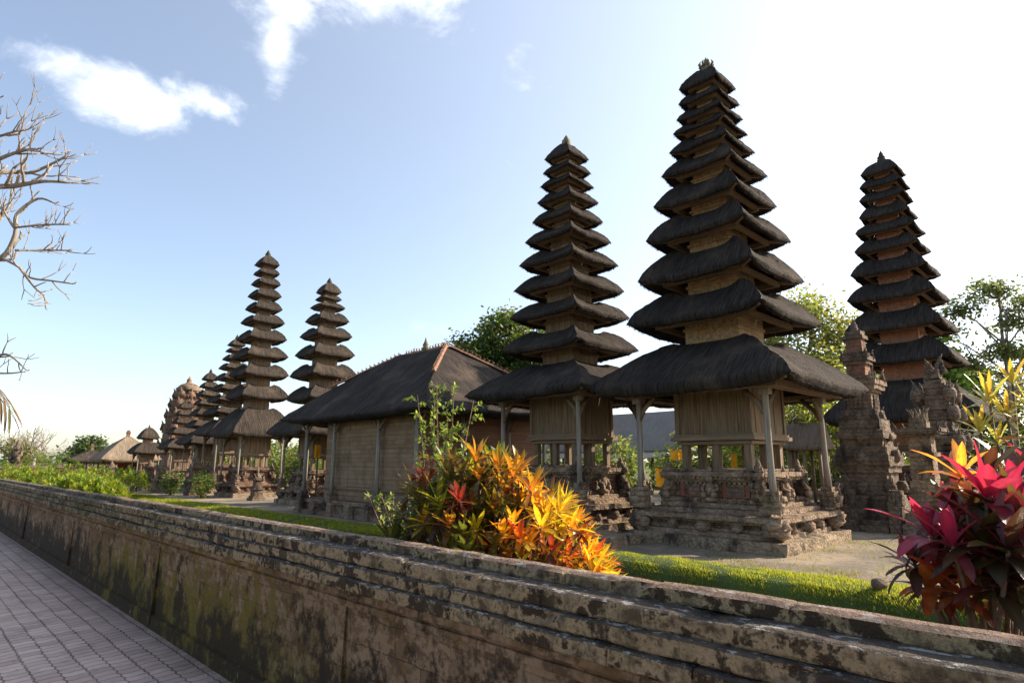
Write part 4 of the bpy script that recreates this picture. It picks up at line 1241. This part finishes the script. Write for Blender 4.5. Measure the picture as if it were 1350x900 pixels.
# a belt of shrubs at the back of the court
proto = None
rb = random.Random(11)
spots = [((17.5, 47), 1.1), ((18, 42.5), .9), ((17, 38.2), 1.0), ((17.2, 34), .9), ((18.5, 30.5), 1.1), ((17.5, 27), 1.05), ((18.0, 23.4), 1.0), ((22.5, 22.4), 1.1), ((25.5, 18.6), 1.0), ((26, 13.9), 1.15), ((29, 9.4), 1.2)]
where = ['behind the stepped gate tower', 'behind the five roofed tower', 'behind the seven roofed tower', 'behind the half hidden nine roofed tower', 'behind the tallest far left tower', 'left of the nine roofed tower', 'behind the long hall, leftmost there', 'behind the long hall roof, rightmost there', 'under the white fascia on the left', 'under the white fascia on the right', 'left of the far right tower']
for (p, s_), w_ in zip(spots, where):
    o = thing('garden_shrub', 'rounded green shrub at the back of the courtyard ' + w_, 'shrub', (*p, GZ), 'shrubs at the back of the courtyard', rb.uniform(0, 6))
    o.scale = (s_, s_, s_)
    if proto is None:
        mb = MB(); cloud(mb, [((0, 0, 1.5), (1.5, 1.4, 1.2)), ((.9, .5, .8), (1.2, 1.2, .8)), ((-.8, -.6, .8), (1.3, 1.2, .9))], 3200, .11, G_LT + G_MD, clump=.22); a_ = mb.build('foliage', M['leaf'], o)
        mb = MB()
        for k in range(6): tube(mb, [(0, 0, 0), (math.cos(k) * .3, math.sin(k) * .3, .7), (math.cos(k) * .8, math.sin(k) * .8, 1.7)], [.05, .035, .01], 5)
        b_ = mb.build('stem', M['bark'], o); proto = (a_, b_)
    else:
        for q in proto:
            cpy = q.copy(); cpy.parent = o; COL.objects.link(cpy)

# far wood closing the horizon
mb = MB(); ells = []
for i in range(110):
    a = R(-28) + R(150) * i / 110; D = rb.uniform(105, 150); h = rb.uniform(2.0, 5.0) * (.45 if a > R(70) else 1.)
    ells.append(((D * math.cos(a), D * math.sin(a), h * .6), (rb.uniform(3, 6), rb.uniform(3, 6), h)))
cloud(mb, ells, 26000, .5, G_DK + G_MD, clump=.9)
tag(mb.build('far_wood', M['leaf']), 'dark green far off wood along the horizon behind the temple', 'wood', None, 'stuff')

# left background trees
def branchy(mb, p, d, L, r, depth, spread=.6, up=.25, n=None, rnd=random):
    """bare forked branch; every fork ends in short upturned twigs"""
    pts = [Vector(p)]; d = Vector(d).normalized(); q = Vector(p)
    m = 4
    for i in range(m):
        d = (d + Vector((rnd.uniform(-.22, .22), rnd.uniform(-.22, .22), rnd.uniform(-.15, .2) + up * .25))).normalized()
        q = q + d * L / m; pts.append(q.copy())
    tube(mb, pts, [r, r * .9, r * .82, r * .74, r * .62], 6 if r > .012 else 4)
    if depth > 0:
        for k in range(n or rnd.choice((2, 2, 3))):
            ax = d.orthogonal().normalized(); ax.rotate(__import__('mathutils').Quaternion(d, rnd.uniform(0, 6.28)))
            dn = (d + ax * spread * rnd.uniform(.7, 1.3) + Vector((0, 0, up))).normalized()
            branchy(mb, q, dn, L * rnd.uniform(.6, .85), r * .68, depth - 1, spread, up, n, rnd)
        if depth > 1 and rnd.random() < .8:
            ax = d.orthogonal().normalized(); ax.rotate(__import__('mathutils').Quaternion(d, rnd.uniform(0, 6.28)))
            branchy(mb, pts[2], (d + ax * 1.1).normalized(), L * .55, r * .5, depth - 2, spread, up, n, rnd)


def bare_tree(label, c, gz, h, s):
    root = thing('bare_tree', label, 'tree', (c[0], c[1], gz), 'bare trees beyond the far wall')
    mb = MB(); tube(mb, [(0, 0, 0), (.1, 0, h * .4)], [.16 * s, .12 * s], 6)
    rr = random.Random(int(c[1] * 10))
    for k in range(7):
        a = k * .9
        branchy(mb, (.1, 0, h * .38), (math.cos(a), math.sin(a), .75), h * .24, .06 * s, 4, .55, .15, 2, rr)
    mb.build('branches', M['bark_pale'], root)


x, y = place(-50.5, 66); bare_tree('pale bare crowned tree beyond the far brick wall, right one', (x, y), 0, 5.2, 1.2)
x, y = place(-54.5, 68); bare_tree('pale bare crowned tree beyond the far brick wall, left one', (x, y), 0, 5.4, 1.2)
x, y = place(-52.5, 66); tree('yellowing small tree by the bare trees at the far left edge', (x, y), 0, 3.0, .15, [((0, 0, 3.2), (1.6, 1.6, 1.0)), ((1, 1, 2.2), (1.8, 1.6, 1.0))], 2600, .13, [(.16, .17, .035), (.20, .19, .06), (.13, .15, .03)], clump=.3)
x, y = place(-54.3, 80); tree('round dark green tree on the far left horizon', (x, y), 0, 3., .2, [((0, 0, 3.2), (2.0, 2.0, 1.7))], 2200, .2, G_DK, clump=.3)

root = thing('garden_palm', 'short bushy palm with arching fronds before the far brick wall', 'palm', (*place(-39.5, 53), 0))
mb = MB(); tube(mb, [(0, 0, 0), (.05, 0, 1.4)], [.16, .12], 7); mb.build('trunk', M['bark'], root)
mb = MB()
for k in range(26):
    a = k * 2.4; e = random.uniform(.15, 1.2)
    d = Vector((math.cos(a) * math.cos(e), math.sin(a) * math.cos(e), math.sin(e))); q = Vector((0, 0, 1.35))
    for i in range(9):
        d = (d + Vector((0, 0, -.13))).normalized(); q = q + d * .24
        s_ = d.cross(Vector((0, 0, 1))).normalized()
        for sg in (-1, 1): leaf(mb, q, s_ * sg + d * .7, .5, .045, .5, vary((.11, .16, .03)), None, 3)
mb.build('frond', M['leaf'], root)
root = thing('stone_guardian', 'small weathered stone statue on a plinth beside the bushy palm', 'statue', (*place(-40.8, 51.5), 0))
mb = MB(); cbox(mb, 0, 0, .5, .5, -.05, 1.5, cell=.2, amp=.02); mb.build('plinth', M['stone_red'], root)
mb = MB(); figure(mb, (0, 0, 1.5), R(225), 1.9); mb.build('statue', M['stone_dark'], root)


# bare frangipani whose boughs reach in from the left
def frangipani():
    root = thing('bare_frangipani', 'bare pale branched frangipani tree reaching in from the left edge', 'tree', (*place(-9.6, 8.3), 0.))
    ox, oy = place(-9.6, 8.3); rr = random.Random(4)
    lr = Vector((math.sin(HEAD), -math.cos(HEAD), 0)); fr = Vector((math.cos(HEAD), math.sin(HEAD), 0))
    P = lambda a, z, f=0.: lr * a + fr * f + Vector((0, 0, z))
    mb = MB()
    tube(mb, [P(0, 0), P(.05, 1.0), P(.1, 1.9), P(.2, 2.6)], [.17, .13, .12, .1], 8)
    mb.build('trunk', M['bark_pale'], root)
    def pt(u, v, f):
        # branch joints laid out at true size in the crown, about 8 m from the viewer
        t = TILT; k = (u - 675) / 810; w = (450 - v) / 810
        D = 8.3 + f
        q = D / (math.cos(t) - w * math.sin(t))
        return P(k * q + 9.6, EYE + q * (math.sin(t) + w * math.cos(t)), f)
    mains = [([(-60, 470), (-20, 435), (10, 443), (35, 455)], .040, []),]
    B = MB()
    def bough(pts, r0, r1, twigs=2, depth=1, L=.22):
        q = [pt(*p) for p in pts]; n = len(q)
        # smooth curve through the joints
        fine = []
        for i in range(n - 1):
            a = q[max(0, i - 1)]; b = q[i]; c = q[i + 1]; d = q[min(n - 1, i + 2)]
            for s in range(4):
                t = s / 4
                fine.append(.5 * ((2 * b) + (c - a) * t + (2 * a - 5 * b + 4 * c - d) * t * t + (3 * b - a - 3 * c + d) * t ** 3))
        fine.append(q[-1])
        rad = [r0 + (r1 - r0) * i / (len(fine) - 1) for i in range(len(fine))]
        tube(B, fine, rad, 7)
        for i in range(2, len(fine) - 1, max(1, (len(fine)) // max(1, twigs * 4))):
            d = (fine[i + 1] - fine[i - 1]).normalized()
            ax = d.orthogonal().normalized(); ax.rotate(__import__('mathutils').Quaternion(d, rr.uniform(0, 6.28)))
            branchy(B, fine[i], (d * .6 + ax * .7 + Vector((0, 0, .35))), L * rr.uniform(.7, 1.4), max(.010, rad[i] * .65), depth, .6, .3, 2, rr)
        for k in range(2):
            d = (fine[-1] - fine[-3]).normalized(); ax = d.orthogonal().normalized(); ax.rotate(__import__('mathutils').Quaternion(d, rr.uniform(0, 6.28)))
            branchy(B, fine[-1], d + ax * .5 + Vector((0, 0, .15)), L * .28, r1 * .8, 0, .6, .3, 2, rr)
    T0 = (-210, 470, 0)
    bough([T0, (-120, 330, 0), (-40, 255, .1), (20, 245, .2), (58, 239, .2), (90, 241, .2)], .07, .014, 3, 1, .28)
    bough([(-120, 330, 0), (-60, 255, -.3), (-10, 215, -.3), (25, 200, -.4), (50, 196, -.4)], .045, .014, 3, 2, .3)
    bough([(-40, 255, .1), (0, 228, .3), (40, 228, .5), (80, 210, .5), (88, 204, .5)], .035, .012, 2, 1, .28)
    bough([(-60, 255, -.3), (-20, 190, -.2), (5, 178, -.2), (25, 172, -.2)], .03, .012, 2, 2, .3)
    bough([T0, (-110, 390, .3), (-40, 345, .3), (2, 340, .3), (20, 310, .3), (22, 283, .3), (50, 262, .4), (72, 268, .4)], .06, .011, 2, 1, .25)
    bough([(20, 300, .3), (40, 298, .1), (64, 296, .1), (88, 296, .1)], .017, .010, 2, 1, .2)
    bough([(20, 330, .3), (45, 330, .5), (68, 330, .6), (90, 330, .6)], .018, .010, 2, 1, .2)
    bough([(2, 340, .3), (25, 352, 0), (40, 366, 0), (68, 370, -.1), (96, 374, -.1)], .02, .010, 2, 1, .2)
    bough([(25, 352, 0), (45, 378, -.2), (58, 390, -.2), (60, 405, -.2)], .016, .009, 2, 0, .18)
    bough([(-40, 345, .3), (-10, 300, .6), (12, 270, .6), (16, 235, .6)], .025, .012, 2, 2, .25)
    bough([T0, (-150, 480, -.3), (-70, 480, -.2), (-10, 470, 0), (12, 468, 0), (35, 488, 0)], .04, .008, 2, 1, .2)
    bough([(-70, 480, -.2), (-20, 490, .1), (10, 492, .1), (30, 490, .1)], .02, .008, 1, 1, .15)
    bough([T0, (-160, 250, 0), (-90, 160, 0), (-30, 135, 0), (2, 128, 0)], .05, .012, 2, 1, .2)
    B.build('branches', M['bark_pale'], root)


frangipani()

root = thing('drying_palm', 'palm with half dead drooping fronds at the left edge, below the bare branches', 'palm', (*place(-7.36, 7.3), 0.))
mb = MB(); lr = Vector((math.sin(HEAD), -math.cos(HEAD), 0)); fr = Vector((math.cos(HEAD), math.sin(HEAD), 0))
tube(mb, [(0, 0, 0), tuple(lr * .1 + Vector((0, 0, 1.4))), tuple(lr * .25 + Vector((0, 0, 2.8)))], [.13, .11, .09], 8); mb.build('trunk', M['bark'], root)
mb = MB(); rr = random.Random(2)
for k in range(7):
    a = [.15, -.25, .5, 1.3, 2.2, 3.1, 4.0, -.9, .3][k]; e = [.35, .1, -.2, .4, .3, .3, .2, .2, .6][k]
    d = (lr * math.cos(a) + fr * math.sin(a)) * math.cos(e) + Vector((0, 0, math.sin(e))); q = lr * .25 + Vector((0, 0, 2.8)); pts = [q.copy()]
    for i in range(9):
        d = (d + Vector((0, 0, -.17))).normalized(); q = q + d * .135; pts.append(q.copy())
        s_ = d.cross(Vector((0, 0, 1))).normalized()
        for sg in (-1, 1):
            for _ in range(2):
                dead = rr.random() < .85
                leaf(mb, q, s_ * sg * .7 + d * 1.1 + Vector((0, 0, -.35)), rr.uniform(.34, .5), .014, .8, vary((.22, .15, .09) if dead else (.12, .14, .04)), None, 4)
    tube(mb, pts, [.014 - .001 * i for i in range(10)], 5, (.25, .2, .13))
mb.build('frond', M['leaf'], root)


# croton bush behind the wall
def croton():
    c0 = (2.98, 3.17)
    root = thing('croton_bush', 'large bush of yellow, orange and dark red strap leaves just behind the low wall', 'shrub', (*c0, .62))
    mb = MB(); st = MB(); rr = random.Random(8)
    YEL = (.78, .55, .025); ORA = (.66, .20, .015); RED = (.36, .03, .03); GRN = (.05, .085, .016); OLV = (.14, .14, .022); DKR = (.06, .018, .016); LIM = (.42, .40, .03)
    lr = Vector((math.sin(HEAD), -math.cos(HEAD), 0)); fr = Vector((math.cos(HEAD), math.sin(HEAD), 0))
    heads = []
    # dome outline: lateral extent and top height, read as a lopsided mound
    prof = [(-.84, .35), (-.70, .70), (-.52, .98), (-.34, 1.12), (-.15, 1.16), (.05, 1.12), (.22, 1.08), (.40, .98), (.55, .78), (.70, .50), (.82, .22)]
    xs = [p[0] for p in prof]; hs = [p[1] for p in prof]
    tries = 0
    while len(heads) < 250 and tries < 60000:
        tries += 1
        l = rr.uniform(-.82, .80); f = rr.uniform(-.60, .65)
        hm = np.interp(l, xs, hs) * math.sqrt(max(0, 1 - (f / .70) ** 2))
        if hm < .10: continue
        z = hm * (rr.uniform(.72, 1.0) if rr.random() < .62 else rr.uniform(.12, .8))
        p = Vector((l, f, z))
        if any((p - h).length < .082 for h in heads): continue
        wx = c0[0] + .711 * l + .703 * f
        if wx < (2.44 if z > .55 else 2.62): continue
        if f > .25 and z < .5: continue
        heads.append(p)
    for h in heads:
        l, f, z = h
        out = Vector((l * 1.1, f * 1.0 - .15, .45 + z * .35)); p = lr * l + fr * f + Vector((0, 0, z - .08))
        ax = lr * out.x + fr * out.y + Vector((0, 0, out.z))
        warm = min(1.1, max(.06, .28 + l * 1.1 + (z - .5) * .10)) 
        kind = rr.random()
        if kind < warm * .85: inner, outer = rr.choice([(YEL, ORA), (YEL, LIM), (ORA, RED), (LIM, OLV), (ORA, YEL), (YEL, ORA)]), rr.choice([OLV, ORA, DKR, YEL, LIM, GRN])
        elif kind < .66: inner, outer = rr.choice([(LIM, GRN), (OLV, GRN), (OLV, DKR)]), rr.choice([GRN, DKR, GRN])
        else: inner, outer = rr.choice([(RED, DKR), (ORA, DKR), (OLV, GRN), (OLV, DKR), (ORA, OLV)]), rr.choice([DKR, GRN, DKR])
        def cf(t):
            a = vary(lerp3(inner[0], outer, max(0, min(1, t * 1.35 - .25 + rr.uniform(-.2, .2)))), .25); b = vary(lerp3(inner[1], outer, max(0, min(1, t * 1.2 - .2))), .25)
            return a, b
        rosette(mb, p, ax, rr.randint(12, 17), rr.choice((.12, .16, .18, .21)) * rr.uniform(.9, 1.1), rr.uniform(.013, .021), .55, cf, (10, 110), 5, .32, .58)
        tube(st, [lr * l * .25 + fr * f * .25 + Vector((0, 0, -.05)), lr * l * .7 + fr * f * .75 + Vector((0, 0, z * .45)), p], [.014, .011, .008], 5)
    mb.build('foliage', M['leaf_gloss'], root); st.build('stem', M['stem'], root)


croton()


def sprig_shrub(label, c, gz, stems, hmax, colr, name='leafy_shrub', group=None, spread=.35, lsize=.055, width=.4):
    root = thing(name, label, 'shrub', (c[0], c[1], gz), group)
    mb = MB(); st = MB(); rr = random.Random(int(c[1] * 100))
    for k in range(stems):
        a = rr.uniform(0, 6.28); h = hmax * rr.uniform(.55, 1.0)
        tip = Vector((math.cos(a) * spread * rr.random() , math.sin(a) * spread * rr.random(), h))
        pts = [Vector((0, 0, 0)).lerp(tip, t) + Vector((rr.uniform(-.04, .04), rr.uniform(-.04, .04), 0)) for t in (0, .3, .6, 1)]
        tube(st, pts, [.014, .011, .008, .003], 5)
        nb = int(h * 16)
        for i in range(nb):
            t = .15 + .85 * i / nb; q = pts[min(2, int(t * 3))].lerp(pts[min(3, int(t * 3) + 1)], t * 3 % 1)
            b = rr.uniform(0, 6.28); d = Vector((math.cos(b), math.sin(b), rr.uniform(.1, .9))).normalized(); L = width * rr.uniform(.25, .7) * (1.1 - t * .5)
            e = q + d * L; tube(st, [q, e], [.004, .002], 3)
            for j in range(9):
                p = q.lerp(e, .25 + .75 * j / 8); s_ = d.orthogonal(); s_.rotate(__import__('mathutils').Quaternion(d, rr.uniform(0, 6.28)))
                leaf(mb, p, d * .5 + s_, lsize * rr.uniform(.7, 1.3), lsize * .28, .3, vary(rr.choice(colr), .25), None, 2, .15)
    mb.build('foliage', M['leaf'], root); st.build('stem', M['stem'], root)


sprig_shrub('tall light green sprig leaved shrub rising behind the left of the croton bush', (4.0, 5.15), .55, 9, 1.95, [(.16, .24, .04), (.21, .29, .06), (.12, .2, .03)], spread=.55, lsize=.05, width=.36)
sprig_shrub('small feathery green shrub at the left foot of the croton bush', (3.35, 4.75), .62, 7, .85, [(.15, .22, .04), (.20, .26, .06)], spread=.35, lsize=.045, width=.25)

# lime coloured bushes along the wall, far left
def lime_bush(label, c, gz, r, h, n=2600):
    root = thing('lime_bush', label, 'shrub', (c[0], c[1], gz), 'lime green bushes behind the low wall')
    mb = MB(); rr = random.Random(int(c[1] * 37)); st = MB()
    for k in range(n // 14):
        a = rr.uniform(0, 6.28); q = rr.random() ** .5; z = h * math.sqrt(max(0, 1 - q * q * .9)) * rr.uniform(.55, 1.05)
        p = Vector((math.cos(a) * r * q, math.sin(a) * r * q * 1.25, z))
        col = rr.choice(G_LIME + [(.26, .30, .03)])
        rosette(mb, p, (math.cos(a) * .5, math.sin(a) * .5, 1), 11, .14, .026, .6, lambda t: (vary(col, .25), None), (10, 110), 2, .2)
        if k % 6 == 0: tube(st, [(0, 0, -.05), p * .5, p], [.015, .01, .005], 4)
    mb.build('foliage', M['leaf'], root); st.build('stem', M['stem'], root)


lime_bush('nearest lime green leafy bush, right end of the row behind the wall', (3.5, 17.2), .62, .62, .62)
lime_bush('lime green bush second from the right end of the row behind the wall', (3.7, 19.8), .62, .85, .72)
lime_bush('lime green bush in the middle of the row behind the wall', (3.6, 23.6), .62, .95, .78)
lime_bush('lime green bush second from the left end of the row behind the wall', (3.6, 28.5), .62, 1.1, .82)
lime_bush('farthest lime green bush at the left edge, behind the wall', (3.5, 34.5), .62, 1.3, .9)
lime_bush('taller lime bush farther back, beside the straw pavilion', (7.2, 30.5), .2, .9, 1.15)
lime_bush('taller lime bush farther back near the left edge', (5.2, 31.5), .2, 1.0, 1.45)
lime_bush('orange tinged lime bush in the middle distance left of the straw pavilion', (5.6, 28.5), .2, .9, 1.25)

# low plants among the far shrines
for i, (px_, lb) in enumerate((((8.9, 30.4), 'small dark potted looking shrub on the lawn edge before the far row'), ((9.0, 26.9), 'small dark shrub on the courtyard edge before the tallest far left tower'), ((8.8, 35.4), 'yellowish small shrub on the courtyard edge before the seven roofed tower'))):
    root = thing('low_shrub', lb, 'shrub', (*px_, GZ), 'low shrubs before the far row')
    mb = MB(); cloud(mb, [((0, 0, .55), (.42, .42, .5))], 900, .055, G_MD if i < 2 else G_LT, clump=.1); mb.build('foliage', M['leaf'], root)
    mb = MB(); tube(mb, [(0, 0, 0), (0, 0, .6)], [.04, .02], 5); mb.build('stem', M['stem'], root)


# red cordylines at the right
def cordyline(label, c, heads, gz, L, W, pal, spread=(16, 118), n=14, name='cordyline', droop=1.1):
    """heads: offsets (lateral, forward, height above gz) of the leaf rosettes, each with a colour key"""
    root = thing(name, label, 'plant', (c[0], c[1], gz), 'cordylines behind the wall at the right')
    lr = Vector((math.sin(HEAD), -math.cos(HEAD), 0)); fr = Vector((math.cos(HEAD), math.sin(HEAD), 0))
    st = MB(); rr = random.Random(int(c[0] * 91))
    mb = MB()
    for (l, f, z, key, sc) in heads:
        p = lr * l + fr * f + Vector((0, 0, z))
        b = lr * (l * .45 + rr.uniform(-.05, .05)) + fr * f * .35
        tube(st, [b + Vector((0, 0, -.1)), b.lerp(p, .5) + lr * rr.uniform(-.04, .04), p], [.012, .010, .008], 6)
        inner, outer = pal[key]
        def cf(t):
            cc = vary(lerp3(rr.choice(inner), rr.choice(outer), min(1, max(0, t * 1.5 - .3 + rr.uniform(-.15, .15)))), .22)
            return cc, vary(cc, .2)
        rosette(mb, p, lr * (l * .5 + rr.uniform(-.2, .2)) + fr * (f * .4 - .12) + Vector((0, 0, .9)), n, L * sc, W * sc, droop, cf, spread, 7, .22, .5)
    mb.build('foliage', M['leaf_gloss'], root); st.build('stem', M['stem'], root)


PAL = {
    'mag': ([(.32, .010, .075), (.24, .010, .06), (.38, .015, .085)], [(.06, .012, .02), (.03, .016, .016), (.10, .010, .025)]),
    'ora': ([(.85, .38, .05), (.85, .30, .04), (.75, .22, .05)], [(.10, .03, .02), (.05, .03, .015), (.35, .10, .02)]),
    'dark': ([(.12, .012, .028), (.06, .018, .018), (.05, .04, .014)], [(.03, .018, .018), (.04, .035, .015)]),
    'red': ([(.34, .045, .03), (.38, .09, .02)], [(.18, .04, .02), (.06, .02, .015)]),
    'yel': ([(.40, .33, .06), (.34, .34, .09), (.42, .28, .05)], [(.14, .19, .05), (.10, .15, .045), (.30, .30, .14)]),
}


def wpt(u, v, D):
    k = (u - 675) / 810; w = (450 - v) / 810; q = D / (math.cos(TILT) - w * math.sin(TILT))
    return k * q, EYE + q * (math.sin(TILT) + w * math.cos(TILT))


def heads_of(base_lat, base_D, gz, lst):
    out = []
    for u, v, D, key, sc in lst:
        a, z = wpt(u, v, D); out.append((a - base_lat, D - base_D, z - gz, key, sc))
    return out


bl, bD, bz = 2.02, 2.75, .66
cordyline('big dark red and magenta cordyline with broad leaves, right behind the wall corner', place(bl, bD),
          heads_of(bl, bD, bz, [(1228, 705, 2.75, 'mag', .95), (1268, 628, 2.65, 'ora', .72), (1322, 675, 2.6, 'mag', .95), (1288, 690, 2.7, 'dark', 1.), (1335, 705, 2.5, 'dark', 1.1), (1245, 772, 2.8, 'red', .8), (1325, 752, 2.55, 'dark', 1.), (1280, 745, 2.9, 'dark', .9), (1340, 632, 2.9, 'dark', .9), (1262, 660, 2.95, 'dark', .9), (1300, 722, 2.5, 'dark', 1.05), (1240, 735, 2.9, 'dark', .85), (1306, 640, 3.0, 'dark', .85), (1296, 778, 2.75, 'red', .8), (1346, 690, 2.45, 'dark', .9), (1205, 742, 2.8, 'dark', .85), (1300, 655, 2.5, 'mag', .9), (1256, 718, 2.5, 'mag', .8), (1330, 725, 2.4, 'dark', 1.), (1270, 780, 2.6, 'red', .8), (1225, 775, 2.75, 'red', .75), (1345, 655, 2.7, 'mag', .8), (1310, 770, 2.5, 'dark', .9), (1262, 690, 2.8, 'dark', .9), (1304, 622, 2.9, 'dark', .7), (1344, 770, 2.45, 'dark', .95)]),
          bz, .26, .031, PAL)
bl, bD, bz = 2.75, 3.0, .66
cordyline('second dark cordyline partly cut off by the right edge', place(bl, bD),
          heads_of(bl, bD, bz, [(1385, 640, 3.0, 'mag', 1.), (1400, 720, 2.9, 'dark', 1.), (1375, 580, 3.2, 'dark', .9), (1372, 770, 3.0, 'dark', .9), (1365, 690, 2.8, 'dark', 1.)]), bz, .27, .033, PAL)
bl, bD, bz = 3.35, 4.3, .62
cordyline('tall plant with narrow pale yellow green leaves rising behind the red cordylines', place(bl, bD),
          heads_of(bl, bD, bz, [(1305, 530, 4.3, 'yel', 1.), (1328, 548, 4.2, 'yel', .9), (1335, 505, 4.4, 'yel', 1.), (1292, 568, 4.2, 'yel', .9), (1360, 540, 4.2, 'yel', 1.), (1316, 585, 4.3, 'yel', .9)]), bz, .25, .014, PAL, (12, 95), 18, 'narrow_leaved_cordyline', .7)

# ------------------------------------------------------------------ lawn strip: short blades on the moat bank and its front lip
def grass():
    n = 95000
    Y = np.where(rng.random(n) < .72, rng.uniform(.2, 12, n), rng.uniform(12, 40, n))
    q = rng.random(n)
    X = np.where(q < .70, rng.uniform(7.08, 8.10, n), rng.uniform(6.93, 7.12, n))
    X += .10 * np.sin(Y * 1.7) * (X > 7.9)
    Z = np.interp(X, [6.75, 6.96, 7.0, 7.1, 7.3, 7.75, 8.02, 8.1, 9], [-.2, .10, .28, .36, .385, .36, .27, .2, .2])
    Z = np.where(Z > .2, .2 + (Z - .2) * taper(Y), Z)
    pat = np.sin(X * 5.1 + 1.3 * np.sin(Y * 2.3)) * np.sin(Y * 3.7 + X * 2.1) + .6 * np.sin(Y * 9.1 + 4 * np.sin(X * 3)) + .5 * np.sin(Y * 1.1)
    keep = rng.random(n) < np.where(pat < -.75, .25, 1.) * np.where(X > 7.85, .6, 1.)
    X, Y, Z, pat = X[keep], Y[keep], Z[keep], pat[keep]; n = len(X)
    side = np.clip((7.12 - X) / .15, 0, 1.6)
    h = rng.uniform(.015, .045, n) * (1 + .45 * np.clip(pat, -1, 1)) * (1 + .5 * (Y > 12))
    w = .0045 * (1 + (Y > 7) * .6 + (Y > 14) * 1.2)
    a = rng.uniform(0, 2 * np.pi, n)
    P = np.stack([X, Y, Z - .008], 1)
    t = np.stack([np.cos(a), np.sin(a), 0 * a], 1) * w[:, None]
    lean = np.stack([rng.normal(0, .35, n) - side * .8, rng.normal(0, .35, n), np.ones(n)], 1) * h[:, None]
    V = np.stack([P - t, P + t, P + lean], 1).reshape(-1, 3)
    base = np.array([[.21, .25, .025], [.27, .28, .03], [.14, .20, .02], [.33, .28, .07]])[rng.choice(4, n, p=[.4, .3, .22, .08])] * rng.uniform(.7, 1.3, (n, 1))
    mb = MB(); mb.v = V.tolist(); mb.f = [(3 * i, 3 * i + 1, 3 * i + 2) for i in range(n)]
    mb.uv = [None] * n; mb.sm = [False] * n; mb.col = np.repeat(base, 3, 0).tolist()
    tag(mb.build('lawn', M['grass']), 'strip of short bright green grass along the edge of the courtyard', 'grass', None, 'stuff')
    # weeds scattered on the grit
    n = 5200
    cc = np.stack([rng.uniform(8.1, 14.5, 90), rng.uniform(.8, 5.0, 90)], 1)[rng.integers(0, 90, n)] + rng.normal(0, .16, (n, 2))
    a = rng.uniform(0, 6.28, n); P = np.stack([cc[:, 0], cc[:, 1], np.full(n, .198)], 1)
    t = np.stack([np.cos(a), np.sin(a), 0 * a], 1) * .006
    V = np.stack([P - t, P + t, P + np.stack([rng.normal(0, .02, n), rng.normal(0, .02, n), rng.uniform(.015, .05, n)], 1)], 1).reshape(-1, 3)
    mb = MB(); mb.v = V.tolist(); mb.f = [(3 * i, 3 * i + 1, 3 * i + 2) for i in range(n)]; mb.uv = [None] * n; mb.sm = [False] * n
    mb.col = np.repeat(np.array([[.22, .19, .07], [.13, .16, .04]])[rng.integers(0, 2, n)], 3, 0).tolist()
    tag(mb.build('weed_tufts', M['grass']), 'dry weeds and grass tufts scattered over the gritty courtyard', 'grass', None, 'stuff')


sheet('turf_base', [(6.72, -.215), (6.96, .104), (7.0, .28), (7.1, .36), (7.3, .385), (7.75, .36), (8.02, .27), (8.1, .203)], -2, 60, 120, 'turf', .012, 2.3, True)
grass()

# ivy under the turf lip and ground cover behind the wall
mb = MB(); cloud(mb, [((6.86, .2 + i * .5, .04), (.12, .4, .15)) for i in range(28)], 9000, .03, G_DK + [(.06, .10, .03)], clump=.06, per=10)
tag(mb.build('bank_ivy', M['leaf']), 'dark creeping leaves hanging on the moat bank under the grass lip', 'ground cover', None, 'stuff')
mb = MB(); cloud(mb, [((3.0, .2 + i * .55, .66), (.65, .5, .07)) for i in range(44)], 9000, .035, G_MD + G_DK, clump=.08, per=10)
tag(mb.build('bed_ground_cover', M['leaf']), 'low green ground cover in the planted bed behind the wall', 'ground cover', None, 'stuff')

mb = MB(); blob(mb, (0, 0, .05), (.11, .075, .06), 12, .25)
tag(mb.build('reddish_stone', M['stone_red'], None, (7.25, 2.05, .385)), 'fist sized reddish stone lying on the grass edge', 'stone')
